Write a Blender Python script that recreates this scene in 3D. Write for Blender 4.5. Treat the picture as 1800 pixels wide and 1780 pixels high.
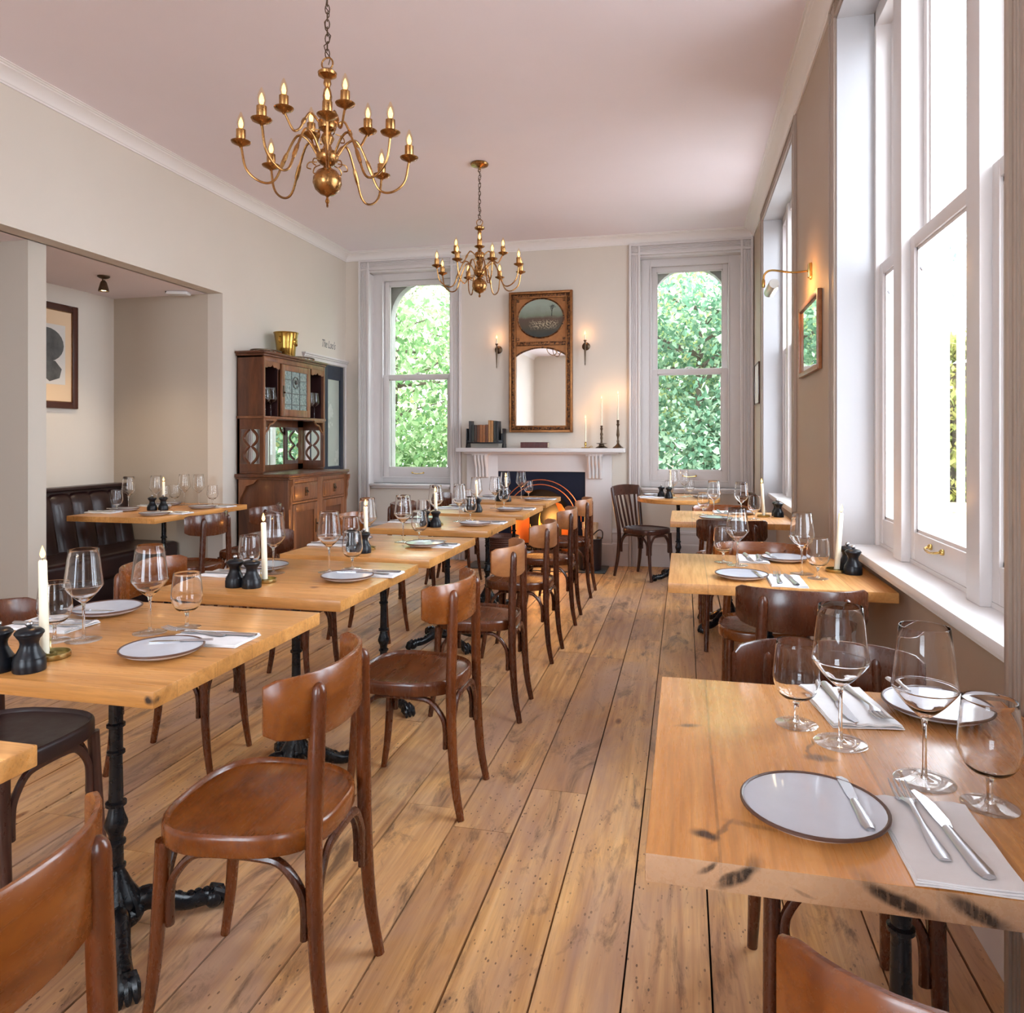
import bpy, bmesh, math, random
from mathutils import Vector, Matrix
from math import sin, cos, pi, radians as R
random.seed(7)
for _o in list(bpy.data.objects): bpy.data.objects.remove(_o, do_unlink=True)
S = bpy.context.scene
C = S.collection
# ---------------------------------------------------------------- camera
cam = bpy.data.cameras.new('camera'); camo = bpy.data.objects.new('camera', cam); C.objects.link(camo)
cam.sensor_width = 36.0; cam.lens = 36 * 1282 / 1800.0; cam.shift_y = -120 / 1800.0
cam.clip_start = 0.02; cam.clip_end = 200
camo.location = (0, 0, 1.3); camo.rotation_euler = (pi / 2, 0, R(13.298)); S.camera = camo
# ---------------------------------------------------------------- world: bright overcast sky
W = bpy.data.worlds.new('overcast_sky'); S.world = W; W.use_nodes = True
wn = W.node_tree.nodes; wl = W.node_tree.links
for n in list(wn): wn.remove(n)
wo = wn.new('ShaderNodeOutputWorld'); bg = wn.new('ShaderNodeBackground')
bg.inputs[0].default_value = (0.85, 0.93, 1.06, 1); bg.inputs[1].default_value = 15.6
wl.new(bg.outputs[0], wo.inputs[0])
try: W.cycles.sampling_method = 'MANUAL'; W.cycles.sample_map_resolution = 64
except Exception: pass
# daylight openings (light portals that only steer sampling of the sky through the windows, two of them added for fill)
def portal(loc, rot, sx, sy):
    l = bpy.data.lights.new('window_daylight', 'AREA'); l.shape = 'RECTANGLE'; l.size = sx; l.size_y = sy
    o = bpy.data.objects.new('window_daylight', l); C.objects.link(o); o.location = loc; o.rotation_euler = rot
    l.cycles.is_portal = True
portal((-2.87, 7.72, 1.95), (R(-90), 0, 0), 0.9, 2.3)
portal((0.05, 7.72, 1.95), (R(-90), 0, 0), 0.9, 2.3)
portal((0.93, 2.74, 2.0), (0, R(90), 0), 2.5, 1.8)
portal((0.93, 5.73, 2.0), (0, R(90), 0), 2.5, 1.9)
portal((0.93, -1.25, 2.0), (0, R(90), 0), 2.5, 1.8)
portal((-1.8, -3.02, 1.95), (R(90), 0, 0), 1.8, 2.3)
# ---------------------------------------------------------------- colour management and sampling helpers
S.view_settings.view_transform = 'Standard'; S.view_settings.look = 'None'
S.view_settings.gamma = 1.0; S.view_settings.exposure = 0.0; S.view_settings.use_curve_mapping = False
cy = S.cycles
cy.max_bounces = 14; cy.diffuse_bounces = 6; cy.glossy_bounces = 5; cy.transmission_bounces = 12; cy.transparent_max_bounces = 24
cy.caustics_refractive = True; cy.caustics_reflective = False; cy.sample_clamp_indirect = 10.0; cy.blur_glossy = 0.5
cy.use_denoising = True
try: cy.denoiser = 'OPENIMAGEDENOISE'; cy.denoising_input_passes = 'RGB_ALBEDO_NORMAL'; cy.denoising_prefilter = 'ACCURATE'
except Exception: pass

# ================================================================ materials
MATS = {}
class NT:
    def __init__(s, name):
        s.m = bpy.data.materials.new(name); s.m.use_nodes = True; s.t = s.m.node_tree; s.N = s.t.nodes; s.Lk = s.t.links
        s.b = s.N['Principled BSDF']; s.out = s.N['Material Output']; MATS[name] = s.m
    def n(s, t, **kw):
        x = s.N.new(t)
        for k, v in kw.items():
            if k.startswith('_'): setattr(x, k[1:], v)
            else: x.inputs[k.replace('_', ' ')].default_value = v
        return x
    def l(s, a, b): s.Lk.new(a, b)
    def ramp(s, fac, stops, interp='LINEAR'):
        r = s.N.new('ShaderNodeValToRGB'); r.color_ramp.interpolation = interp
        e = r.color_ramp.elements
        while len(e) < len(stops): e.new(0.5)
        for i, (p, c) in enumerate(stops):
            e[i].position = p; e[i].color = (c[0], c[1], c[2], 1) if isinstance(c, (tuple, list)) else (c, c, c, 1)
        s.l(fac, r.inputs[0]); return r.outputs[0]
    def mix(s, fac, a, b, mode='MIX'):
        x = s.N.new('ShaderNodeMix'); x.data_type = 'RGBA'; x.blend_type = mode
        for k, v in ((0, fac), (6, a), (7, b)):
            if hasattr(v, 'is_linked') or hasattr(v, 'links'): s.l(v, x.inputs[k])
            else: x.inputs[k].default_value = v if k == 0 else (v[0], v[1], v[2], 1)
        return x.outputs[2]
    def math(s, op, a, b=None, c=None):
        x = s.N.new('ShaderNodeMath'); x.operation = op
        for i, v in enumerate((a, b, c)):
            if v is None: continue
            if hasattr(v, 'links'): s.l(v, x.inputs[i])
            else: x.inputs[i].default_value = v
        return x.outputs[0]
    def coords(s, kind='Object', scale=(1, 1, 1), rnd=0.0, rot=(0, 0, 0)):
        tc = s.N.new('ShaderNodeTexCoord'); mp = s.N.new('ShaderNodeMapping')
        mp.inputs['Scale'].default_value = scale; mp.inputs['Rotation'].default_value = rot
        s.l(tc.outputs[kind], mp.inputs[0])
        if rnd:
            oi = s.N.new('ShaderNodeObjectInfo'); cx = s.N.new('ShaderNodeCombineXYZ')
            m = s.math('MULTIPLY', oi.outputs['Random'], rnd)
            for i in range(3): s.l(m, cx.inputs[i])
            s.l(cx.outputs[0], mp.inputs['Location'])
        return mp.outputs[0]
    def noise(s, vec, scale=5, detail=4, rough=0.5, dist=0.0):
        x = s.N.new('ShaderNodeTexNoise'); x.inputs['Scale'].default_value = scale; x.inputs['Detail'].default_value = detail
        x.inputs['Roughness'].default_value = rough; x.inputs['Distortion'].default_value = dist
        s.l(vec, x.inputs['Vector']); return x.outputs['Fac']
    def bump(s, h, strength=0.2, dist=0.002):
        x = s.N.new('ShaderNodeBump'); x.inputs['Strength'].default_value = strength; x.inputs['Distance'].default_value = dist
        s.l(h, x.inputs['Height']); s.l(x.outputs[0], s.b.inputs['Normal'])

def plain(name, col, rough=0.5, metal=0.0, spec=0.5, coat=0.0, nz=0.0, nscale=8, bump=0.0, bscale=80, sheen=0):
    t = NT(name); b = t.b
    b.inputs['Base Color'].default_value = (*col, 1); b.inputs['Roughness'].default_value = rough; b.inputs['Metallic'].default_value = metal
    b.inputs['Specular IOR Level'].default_value = spec; b.inputs['Coat Weight'].default_value = coat
    if sheen: b.inputs['Sheen Weight'].default_value = sheen
    if nz:
        v = t.coords(rnd=9.0); f = t.noise(v, nscale, 5, .6)
        t.l(t.ramp(f, [(0.3, tuple(c * (1 - nz) for c in col)), (0.7, tuple(min(1, c * (1 + nz)) for c in col))]), b.inputs['Base Color'])
        t.l(t.ramp(f, [(0.3, rough * .85), (0.7, min(1, rough * 1.15))]), b.inputs['Roughness'])
    if bump:
        v = t.coords(); t.bump(t.noise(v, bscale, 3, .5), bump, 0.001)
    return t.m

def wood(name, c1, c2, c3, scale=(2.2, 26, 26), rough=0.32, coat=0.0, knots=0.0, fine=True, planks=0.0, rot=(0, 0, 0), spec=.5, streak=False, marks=()):
    gl_ = .72 if name.startswith(('chair', 'seat')) else .62
    t = NT(name); b = t.b
    v = t.coords(scale=scale, rnd=13.0, rot=rot)
    f = t.noise(v, 1.0, 7, .62, 1.1)
    col = t.ramp(f, [(0.28, c1), (0.5, c2), (0.74, c3)])
    v2 = t.coords(scale=(scale[0] * 4, scale[1] * 7, scale[2] * 7), rnd=5.0, rot=rot)
    g = t.noise(v2, 1.0, 4, .7)
    col = t.mix(.55, col, t.ramp(g, [(0.3, gl_), (0.55, 1.0)]), 'MULTIPLY')
    if planks:
        tc = t.N.new('ShaderNodeTexCoord'); sp = t.N.new('ShaderNodeSeparateXYZ'); t.l(tc.outputs['Object'], sp.inputs[0])
        q = t.math('DIVIDE', sp.outputs[1], planks); fl = t.math('FLOOR', q); fr = t.math('SUBTRACT', q, fl)
        oi = t.N.new('ShaderNodeObjectInfo'); wn_ = t.N.new('ShaderNodeTexWhiteNoise'); wn_.noise_dimensions = '1D'
        t.l(t.math('ADD', fl, t.math('MULTIPLY', oi.outputs['Random'], 37.0)), wn_.inputs['W'])
        col = t.mix(1.0, col, t.ramp(wn_.outputs[0], [(0, (.84, .80, .74)), (1, (1.1, 1.06, 1.03))]), 'MULTIPLY')
        ed = t.math('LESS_THAN', t.math('ABSOLUTE', t.math('SUBTRACT', fr, 0.5)), 0.4915)
        col = t.mix(1.0, col, t.ramp(ed, [(0, .72), (1, 1.0)]), 'MULTIPLY')
    if knots:
        vo = t.N.new('ShaderNodeTexVoronoi'); vo.inputs['Scale'].default_value = 1.0
        vv = t.coords(scale=(2.0, 4.2, 4.2), rnd=21.0, rot=rot); nz = t.N.new('ShaderNodeTexNoise'); nz.inputs['Scale'].default_value = 3.0
        t.l(vv, nz.inputs['Vector']); mx = t.N.new('ShaderNodeVectorMath'); mx.operation = 'MULTIPLY_ADD'
        mx.inputs[1].default_value = (.28, .28, .28); t.l(nz.outputs['Color'], mx.inputs[0]); t.l(vv, mx.inputs[2]); t.l(mx.outputs[0], vo.inputs['Vector'])
        k = t.ramp(vo.outputs['Distance'], [(0.0, (.12, .08, .06)), (knots * .55, (.42, .30, .22)), (knots, (1, 1, 1))])
        col = t.mix(1.0, col, k, 'MULTIPLY')
    if streak:
        geo = t.N.new('ShaderNodeNewGeometry'); sp = t.N.new('ShaderNodeSeparateXYZ'); t.l(geo.outputs['Normal'], sp.inputs[0])
        side = t.math('LESS_THAN', t.math('ABSOLUTE', sp.outputs[2]), 0.5)
        vs = t.coords(scale=(5, 9, 26), rot=(0, 0, 0)); vq = t.N.new('ShaderNodeVectorRotate'); vq.rotation_type = 'X_AXIS'
        vq.inputs['Angle'].default_value = .9; t.l(t.coords(scale=(1, 1, 1)), vq.inputs[0])
        m3 = t.N.new('ShaderNodeMapping'); m3.inputs['Scale'].default_value = (3, 5.5, 45); t.l(vq.outputs[0], m3.inputs[0])
        s1 = t.ramp(t.noise(m3.outputs[0], 1.0, 3, .6), [(0.60, 0.0), (0.66, 1.0)])
        s2 = t.math('MULTIPLY', s1, side)
        col = t.mix(s2, col, (.022, .014, .009)); col = t.mix(t.math('MULTIPLY', side, .35), col, (.62, .47, .33))
    if marks:
        tc2 = t.N.new('ShaderNodeTexCoord'); dn = t.N.new('ShaderNodeTexNoise'); dn.inputs['Scale'].default_value = 22; dn.inputs['Detail'].default_value = 4; t.l(tc2.outputs['Object'], dn.inputs['Vector'])
        off = t.N.new('ShaderNodeVectorMath'); off.operation = 'MULTIPLY_ADD'; off.inputs[1].default_value = (.030, .030, .012); t.l(dn.outputs['Color'], off.inputs[0]); 
        sb = t.N.new('ShaderNodeVectorMath'); sb.operation = 'SUBTRACT'; sb.inputs[1].default_value = (.015, .015, .006); t.l(tc2.outputs['Object'], sb.inputs[0]); t.l(sb.outputs[0], off.inputs[2])
        fib = t.ramp(t.noise(t.coords(scale=(8, 170, 30)), 1.0, 3, .6), [(.30, .55), (.50, 1.0)])
        ge = t.N.new('ShaderNodeNewGeometry'); sq = t.N.new('ShaderNodeSeparateXYZ'); t.l(ge.outputs['Normal'], sq.inputs[0])
        if name == 'table_oak_streaked': col = t.mix(t.math('MULTIPLY', t.math('LESS_THAN', t.math('ABSOLUTE', sq.outputs[2]), .5), .72), col, (.46, .31, .205))
        for (c, sz, ang, dark) in marks:
            s1 = t.N.new('ShaderNodeVectorMath'); s1.operation = 'SUBTRACT'; s1.inputs[1].default_value = c; t.l(off.outputs[0], s1.inputs[0])
            r1 = t.N.new('ShaderNodeVectorRotate'); r1.rotation_type = ang[0]; r1.inputs['Angle'].default_value = ang[1]; t.l(s1.outputs[0], r1.inputs[0])
            d1 = t.N.new('ShaderNodeVectorMath'); d1.operation = 'DIVIDE'; d1.inputs[1].default_value = sz; t.l(r1.outputs[0], d1.inputs[0])
            ln = t.N.new('ShaderNodeVectorMath'); ln.operation = 'LENGTH'; t.l(d1.outputs[0], ln.inputs[0])
            col = t.mix(t.math('MULTIPLY', t.ramp(ln.outputs['Value'], [(.45, dark), (1.0, 0.0)]), fib), col, (.028, .018, .014))
    t.l(col, b.inputs['Base Color'])
    t.l(t.ramp(g, [(0.3, rough * 1.25), (0.7, rough * .85)]), b.inputs['Roughness'])
    b.inputs['Coat Weight'].default_value = coat; b.inputs['Coat Roughness'].default_value = .12; b.inputs['Specular IOR Level'].default_value = spec
    if fine: t.bump(g, .12, .0006)
    return t.m

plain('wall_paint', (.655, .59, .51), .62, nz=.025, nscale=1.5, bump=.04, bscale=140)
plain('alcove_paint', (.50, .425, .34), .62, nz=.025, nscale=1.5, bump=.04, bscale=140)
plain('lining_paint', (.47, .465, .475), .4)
plain('ceiling_paint', (.82, .745, .775), .75, nz=.02, nscale=1.2)
plain('shaded_trim', (.38, .30, .245), .4, nz=.02, nscale=4)  # bay casing trim, darkened to hold the shade on its room side
plain('shaded_wall_paint', (.44, .345, .265), .62, nz=.025, nscale=1.5, bump=.04, bscale=140)  # wall paint with the shade of the window wall mixed into the colour
plain('trim_paint', (.66, .62, .605), .38, nz=.02, nscale=4)
plain('cornice_paint', (.80, .76, .735), .5)
plain('sill_paint', (.82, .80, .79), .32, nz=.03, nscale=12)
plain('exterior_white', (.85, .85, .83), .6)
plain('exterior_stone', (.32, .30, .27), .8, nz=.2, nscale=6)
plain('cast_iron', (.006, .007, .009), .28, spec=.38, nz=.2, nscale=40, bump=.35, bscale=120)
plain('black_gloss', (.010, .011, .016), .22, spec=.6, coat=.4)
plain('black_satin', (.006, .007, .010), .30, spec=.32)
plain('navy_black', (.006, .009, .024), .5, spec=.2)
plain('knob_metal', (.42, .42, .44), .28, 1.0)
plain('steel', (.66, .69, .74), .30, 1.0)
plain('steel_blade', (.72, .75, .80), .22, 1.0)
plain('brass', (.60, .40, .13), .24, 1.0, nz=.12, nscale=20)
plain('tray_brass', (.46, .38, .17), .3, 1.0, nz=.12, nscale=30)
plain('aged_brass', (.36, .185, .065), .27, 1.0, nz=.22, nscale=18)
plain('dark_bronze', (.10, .065, .04), .38, .9, nz=.2, nscale=30)
plain('gold_bucket', (.40, .235, .055), .2, 1.0, nz=.08, nscale=10)
plain('chrome_shade', (.62, .60, .55), .3, 1.0)
plain('candle_wax', (.86, .80, .62), .42, nz=.02)
plain('wick', (.03, .02, .015), .9)
plain('china', (.60, .64, .72), .16, coat=.3, nz=.03, nscale=20)
plain('china_rim', (.10, .05, .035), .35)
plain('china_foot', (.62, .52, .42), .5)
plain('linen', (.80, .80, .81), .85, nz=.02, nscale=60, bump=.12, bscale=900)
plain('leather', (.020, .0065, .0065), .36, coat=.05, nz=.15, nscale=25, bump=.12, bscale=160)
plain('leather_stool', (.030, .013, .012), .4, nz=.15, nscale=25, bump=.1, bscale=160)
plain('door_blue', (.014, .024, .042), .35, nz=.05)
plain('frosted_glass', (.42, .47, .41), .25, nz=.05, nscale=4)
plain('slate', (.05, .062, .068), .5, nz=.15, nscale=12)
plain('lead', (.12, .13, .13), .4, .8)
plain('copper_tile', (.55, .18, .07), .3, .7)
plain('white_plastic', (.72, .70, .69), .4)
plain('ink_wash', (.085, .085, .08), .8, nz=.5, nscale=9)
plain('sign_ink', (.16, .155, .15), .7)
plain('picture_paper', (.72, .52, .33), .8)
plain('print_paper', (.62, .58, .53), .8)
plain('bounce_ground', (.50, .465, .44), .9, nz=.12, nscale=6)  # ground colour made pale and neutral to bounce light up to the ceiling
plain('shaded_partition_paint', (.50, .445, .375), .62, nz=.025, nscale=1.5)  # wall paint darkened for the shade on the partition's front face
plain('brick_low', (.42, .30, .20), .85, nz=.2, nscale=14)
plain('roof_slate', (.10, .12, .17), .6)
plain('bark', (.10, .075, .05), .9, nz=.3, nscale=12)
plain('ember', (.02, .016, .014), .9, nz=.4, nscale=30)
plain('basket_weave', (.085, .03, .018), .55, nz=.35, nscale=60, bump=.6, bscale=60)
plain('scuttle_black', (.022, .016, .022), .42)
for i, c in enumerate([(.02, .02, .022), (.055, .03, .02), (.13, .045, .02), (.30, .11, .035), (.42, .20, .07), (.03, .035, .03), (.085, .02, .018)]):
    plain('book_cloth_%d' % i, c, .5, nz=.2, nscale=40)
plain('page_paper', (.62, .52, .38), .8)
plain('gilt', (.30, .135, .05), .36, .85, nz=.3, nscale=22)
plain('gilt_panel', (.36, .145, .045), .45, .4, nz=.25, nscale=9)
plain('frame_dark', (.06, .018, .012), .25, coat=.3)
t = NT('gilt_carved'); v = t.coords(); f = t.noise(v, 55, 4, .6)
t.l(t.ramp(f, [(.40, (.035, .014, .010)), (.68, (.36, .15, .05))]), t.b.inputs['Base Color']); t.b.inputs['Metallic'].default_value = .75; t.b.inputs['Roughness'].default_value = .35; t.bump(f, .9, .004)

wood('table_oak', (.46, .205, .052), (.62, .295, .085), (.74, .39, .135), (1.3, 16, 16), .3, coat=.12, knots=.06, planks=.145)
wood('table_oak_window', (.50, .22, .058), (.64, .31, .095), (.76, .41, .15), (1.1, 13, 13), .38, coat=.04, knots=.07, planks=.25, streak=False)
MK = [((-.297, .267, .76), (.016, .024, .02), ('Z_AXIS', .4), .92), ((-.285, .245, .76), (.05, .006, .02), ('Z_AXIS', .5), .55), ((-.26, .205, .76), (.010, .045, .02), ('Z_AXIS', .2), .35),
      ((.082, .290, .76), (.012, .030, .02), ('Z_AXIS', -.3), .7), ((-.011, .074, .76), (.016, .030, .02), ('Z_AXIS', .1), .75), ((.03, .08, .76), (.05, .004, .02), ('Z_AXIS', .15), .6),
      ((-.365, .228, .744), (.05, .042, .0105), ('X_AXIS', .50), 1.0), ((-.365, .268, .750), (.05, .020, .0045), ('X_AXIS', .50), .85), ((-.365, .245, .742), (.05, .02, .004), ('X_AXIS', .50), .75),
      ((-.365, .044, .741), (.05, .058, .012), ('X_AXIS', -.38), 1.0), ((-.365, -.046, .738), (.05, .048, .012), ('X_AXIS', -.40), .95), ((-.365, .15, .735), (.05, .02, .003), ('X_AXIS', -.2), .4)]
wood('table_oak_streaked', (.48, .20, .052), (.62, .29, .088), (.74, .39, .14), (1.1, 13, 13), .27, coat=.2, knots=.0, planks=.25, marks=MK)
wood('table_oak_chipped', (.46, .205, .052), (.62, .295, .085), (.74, .39, .135), (1.3, 16, 16), .3, coat=.12, knots=.06, planks=.145, marks=[((.362, -.358, .741), (.016, .018, .014), ('Z_AXIS', 0), 1.0), ((.30, -.12, .76), (.03, .006, .02), ('Z_AXIS', .3), .5)])
wood('chair_walnut', (.040, .010, .004), (.078, .020, .007), (.125, .036, .012), (10, 10, 2.5), .26, coat=.25)
wood('chair_chestnut', (.070, .015, .004), (.13, .032, .007), (.20, .055, .012), (10, 10, 2.5), .26, coat=.25)
wood('chair_tan', (.20, .066, .020), (.31, .115, .037), (.40, .17, .062), (3, 8, 10), .33, coat=.12)
wood('chair_honey', (.115, .027, .004), (.20, .053, .008), (.29, .088, .014), (3.5, 14, 10), .25, coat=.25)
wood('chair_dark', (.030, .010, .007), (.058, .020, .013), (.095, .036, .024), (10, 10, 3), .3, coat=.2)
wood('seat_brown', (.058, .013, .004), (.105, .026, .007), (.16, .045, .012), (3, 14, 4), .24, coat=.3)
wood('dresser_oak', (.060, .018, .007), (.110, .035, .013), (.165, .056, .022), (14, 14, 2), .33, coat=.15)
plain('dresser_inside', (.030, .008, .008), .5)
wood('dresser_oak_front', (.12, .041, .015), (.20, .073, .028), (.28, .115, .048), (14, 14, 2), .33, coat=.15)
wood('log_wood', (.42, .25, .14), (.60, .40, .24), (.72, .50, .32), (6, 6, 2), .8, fine=False)

# floor boards: every board has its own shade; worn pinkish-grey patches, knots, nail holes
t = NT('floor_boards')
at = t.N.new('ShaderNodeAttribute'); at.attribute_name = 'board'
tc = t.N.new('ShaderNodeTexCoord'); cmb = t.N.new('ShaderNodeCombineXYZ')
t.l(t.math('MULTIPLY', at.outputs['Fac'], 31.0), cmb.inputs[0]); t.l(t.math('MULTIPLY', at.outputs['Fac'], 17.0), cmb.inputs[1])
va = t.N.new('ShaderNodeVectorMath'); va.operation = 'ADD'; t.l(tc.outputs['Object'], va.inputs[0]); t.l(cmb.outputs[0], va.inputs[1])
def mapv(scale):
    mp = t.N.new('ShaderNodeMapping'); mp.inputs['Scale'].default_value = scale; t.l(va.outputs[0], mp.inputs[0]); return mp.outputs[0]
f = t.noise(mapv((15, .9, 1)), 1, 7, .6, 1.4)
col = t.ramp(f, [(.28, (.33, .135, .045)), (.44, (.58, .295, .105)), (.60, (.74, .42, .17)), (.76, (.82, .54, .27))])
g = t.noise(mapv((120, 4, 1)), 1, 4, .7)
col = t.mix(.6, col, t.ramp(g, [(.3, .70), (.55, 1.0)]), 'MULTIPLY')
col = t.mix(1.0, col, t.ramp(at.outputs['Fac'], [(0, (.72, .64, .58)), (.35, (.96, .93, .90)), (.7, (1, 1, 1)), (1, (1.16, 1.15, 1.13))]), 'MULTIPLY')
wv = t.N.new('ShaderNodeMapping'); wv.inputs['Scale'].default_value = (1.6, .8, 1); t.l(tc.outputs['Object'], wv.inputs[0])
wear = t.ramp(t.noise(wv.outputs[0], 1.3, 6, .65, .6), [(.40, 0.0), (.64, .80)])
col = t.mix(wear, col, (.42, .255, .185))
dk = t.ramp(t.noise(mapv((5.5, 1.3, 1)), 1.6, 8, .72, .8), [(.53, 0.0), (.66, .82)])
col = t.mix(dk, col, (.115, .062, .038))
dots = t.N.new('ShaderNodeTexVoronoi'); dots.inputs['Scale'].default_value = 1.0; t.l(mapv((62, 30, 1)), dots.inputs['Vector'])
dn = t.ramp(t.noise(mapv((2.2, 1.6, 1)), 1, 3, .6), [(.45, 0.0), (.56, 1.0)])
dm = t.math('MULTIPLY', t.math('LESS_THAN', dots.outputs['Distance'], t.math('MULTIPLY', t.noise(mapv((9, 6, 1)), 2.0, 2, .5), .30)), dn)
col = t.mix(t.math('MULTIPLY', dm, .75), col, (.075, .035, .02))
kn = t.N.new('ShaderNodeTexVoronoi'); kn.inputs['Scale'].default_value = 1.0; t.l(mapv((4.2, 1.7, 1)), kn.inputs['Vector'])
col = t.mix(1.0, col, t.ramp(kn.outputs['Distance'], [(0, (.22, .13, .09)), (.045, (.55, .42, .32)), (.07, (1, 1, 1))]), 'MULTIPLY')
t.l(col, t.b.inputs['Base Color']); t.l(t.ramp(t.noise(wv.outputs[0], 2.2, 5, .6), [(.3, .36), (.7, .56)]), t.b.inputs['Roughness'])
t.b.inputs['Specular IOR Level'].default_value = .45
t.bump(g, .25, .0012)
plain('floor_void', (.012, .008, .006), .95)

# glass
def glass(name, col=(1, 1, 1), rough=0.0, ior=1.4):
    t = NT(name); t.N.remove(t.b); gl = t.N.new('ShaderNodeBsdfGlass'); gl.inputs['Color'].default_value = (*col, 1)
    gl.inputs['Roughness'].default_value = rough; gl.inputs['IOR'].default_value = ior; t.l(gl.outputs[0], t.out.inputs[0]); return t.m
glass('crystal', (1, 1, 1), 0, 1.38)
def pane_mat(name, tint=(.97, .985, .98), f0=.022, f1=.42, rough=0.0):
    t = NT(name); t.N.remove(t.b); tr = t.N.new('ShaderNodeBsdfTransparent'); tr.inputs[0].default_value = (*tint, 1)
    gs = t.N.new('ShaderNodeBsdfGlossy'); gs.inputs['Roughness'].default_value = rough; mx = t.N.new('ShaderNodeMixShader')
    lw = t.N.new('ShaderNodeLayerWeight'); lw.inputs[0].default_value = .5
    fr = t.math('MULTIPLY_ADD', t.math('POWER', lw.outputs['Facing'], 5.0 if f1 < .5 else 2.6), f1, f0)
    t.l(fr, mx.inputs[0]); t.l(tr.outputs[0], mx.inputs[1]); t.l(gs.outputs[0], mx.inputs[2]); t.l(mx.outputs[0], t.out.inputs[0]); return t.m
pane_mat('window_glass'); pane_mat('bulb_glass', (1.0, .93, .80)); pane_mat('crystal_foot', (.97, .975, .98), .05, .75, .03)
t = NT('mirror_glass'); t.b.inputs['Metallic'].default_value = 1; t.b.inputs['Roughness'].default_value = .015; t.b.inputs['Base Color'].default_value = (.86, .87, .86, 1)
# leaded cabinet glass
t = NT('leaded_glass'); v = t.coords(); f = t.noise(v, 45, 3, .6)
t.l(t.ramp(f, [(.3, (.10, .15, .15)), (.7, (.34, .42, .40))]), t.b.inputs['Base Color']); t.b.inputs['Roughness'].default_value = .12; t.bump(f, .6, .003)

def emis(name, col, st):
    t = NT(name); t.N.remove(t.b); e = t.N.new('ShaderNodeEmission'); e.inputs[0].default_value = (*col, 1); e.inputs[1].default_value = st
    t.l(e.outputs[0], t.out.inputs[0]); return t.m
emis('filament_glow', (1.0, .52, .13), 7.0)
emis('flame_glow', (1.0, .60, .20), 4.5)
emis('fire_glow', (1.0, .36, .04), 3.2)
emis('fire_core', (1.0, .66, .22), 6.0)
emis('lamp_glow', (1.0, .80, .50), 22.0)
emis('ember_glow', (1.0, .22, .03), 6.0)

# leaves: diffuse + light passing through
def leaf(name, c1, c2, c3):
    t = NT(name); t.N.remove(t.b)
    geo = t.N.new('ShaderNodeNewGeometry')
    col = t.ramp(geo.outputs['Random Per Island'], [(0.0, c1), (.55, c2), (1.0, c3)])
    d = t.N.new('ShaderNodeBsdfDiffuse'); tr = t.N.new('ShaderNodeBsdfTranslucent'); mx = t.N.new('ShaderNodeMixShader'); mx.inputs[0].default_value = .45
    t.l(col, d.inputs[0]); t.l(col, tr.inputs[0]); t.l(d.outputs[0], mx.inputs[1]); t.l(tr.outputs[0], mx.inputs[2]); t.l(mx.outputs[0], t.out.inputs[0])
leaf('leaf_green', (.11, .21, .085), (.26, .39, .17), (.62, .70, .46))
leaf('leaf_bluegreen', (.08, .17, .10), (.18, .31, .19), (.50, .60, .40))
leaf('leaf_yellow', (.22, .36, .14), (.46, .54, .22), (.76, .66, .30))
leaf('leaf_hedge', (.16, .22, .06), (.34, .34, .10), (.50, .44, .16))

# painting: misty sky, brown hill, pale pack of dogs in dark field, bare tree added as geometry
t = NT('landscape_painting'); v = t.coords('Generated'); sp = t.N.new('ShaderNodeSeparateXYZ'); t.l(v, sp.inputs[0])
n1 = t.noise(v, 4, 5, .6); hz = t.math('ADD', sp.outputs[2], t.math('MULTIPLY', n1, .22))
col = t.ramp(hz, [(.22, (.018, .022, .015)), (.42, (.065, .045, .022)), (.60, (.09, .05, .03)), (.68, (.17, .20, .14)), (.95, (.30, .36, .30))])
vo = t.noise(t.coords('Generated', (1, 1, 1)), 26, 5, .7)
band = t.ramp(t.math('ABSOLUTE', t.math('SUBTRACT', sp.outputs[2], .34)), [(.05, 1.0), (.14, 0.0)])
xb = t.ramp(t.math('ABSOLUTE', t.math('SUBTRACT', sp.outputs[0], .56)), [(.22, 1.0), (.34, 0.0)])
col = t.mix(t.math('MULTIPLY', t.math('MULTIPLY', band, xb), t.ramp(vo, [(.50, 0.0), (.56, 1.0)])), col, (.50, .42, .28))
t.l(col, t.b.inputs['Base Color']); t.b.inputs['Roughness'].default_value = .35

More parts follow.
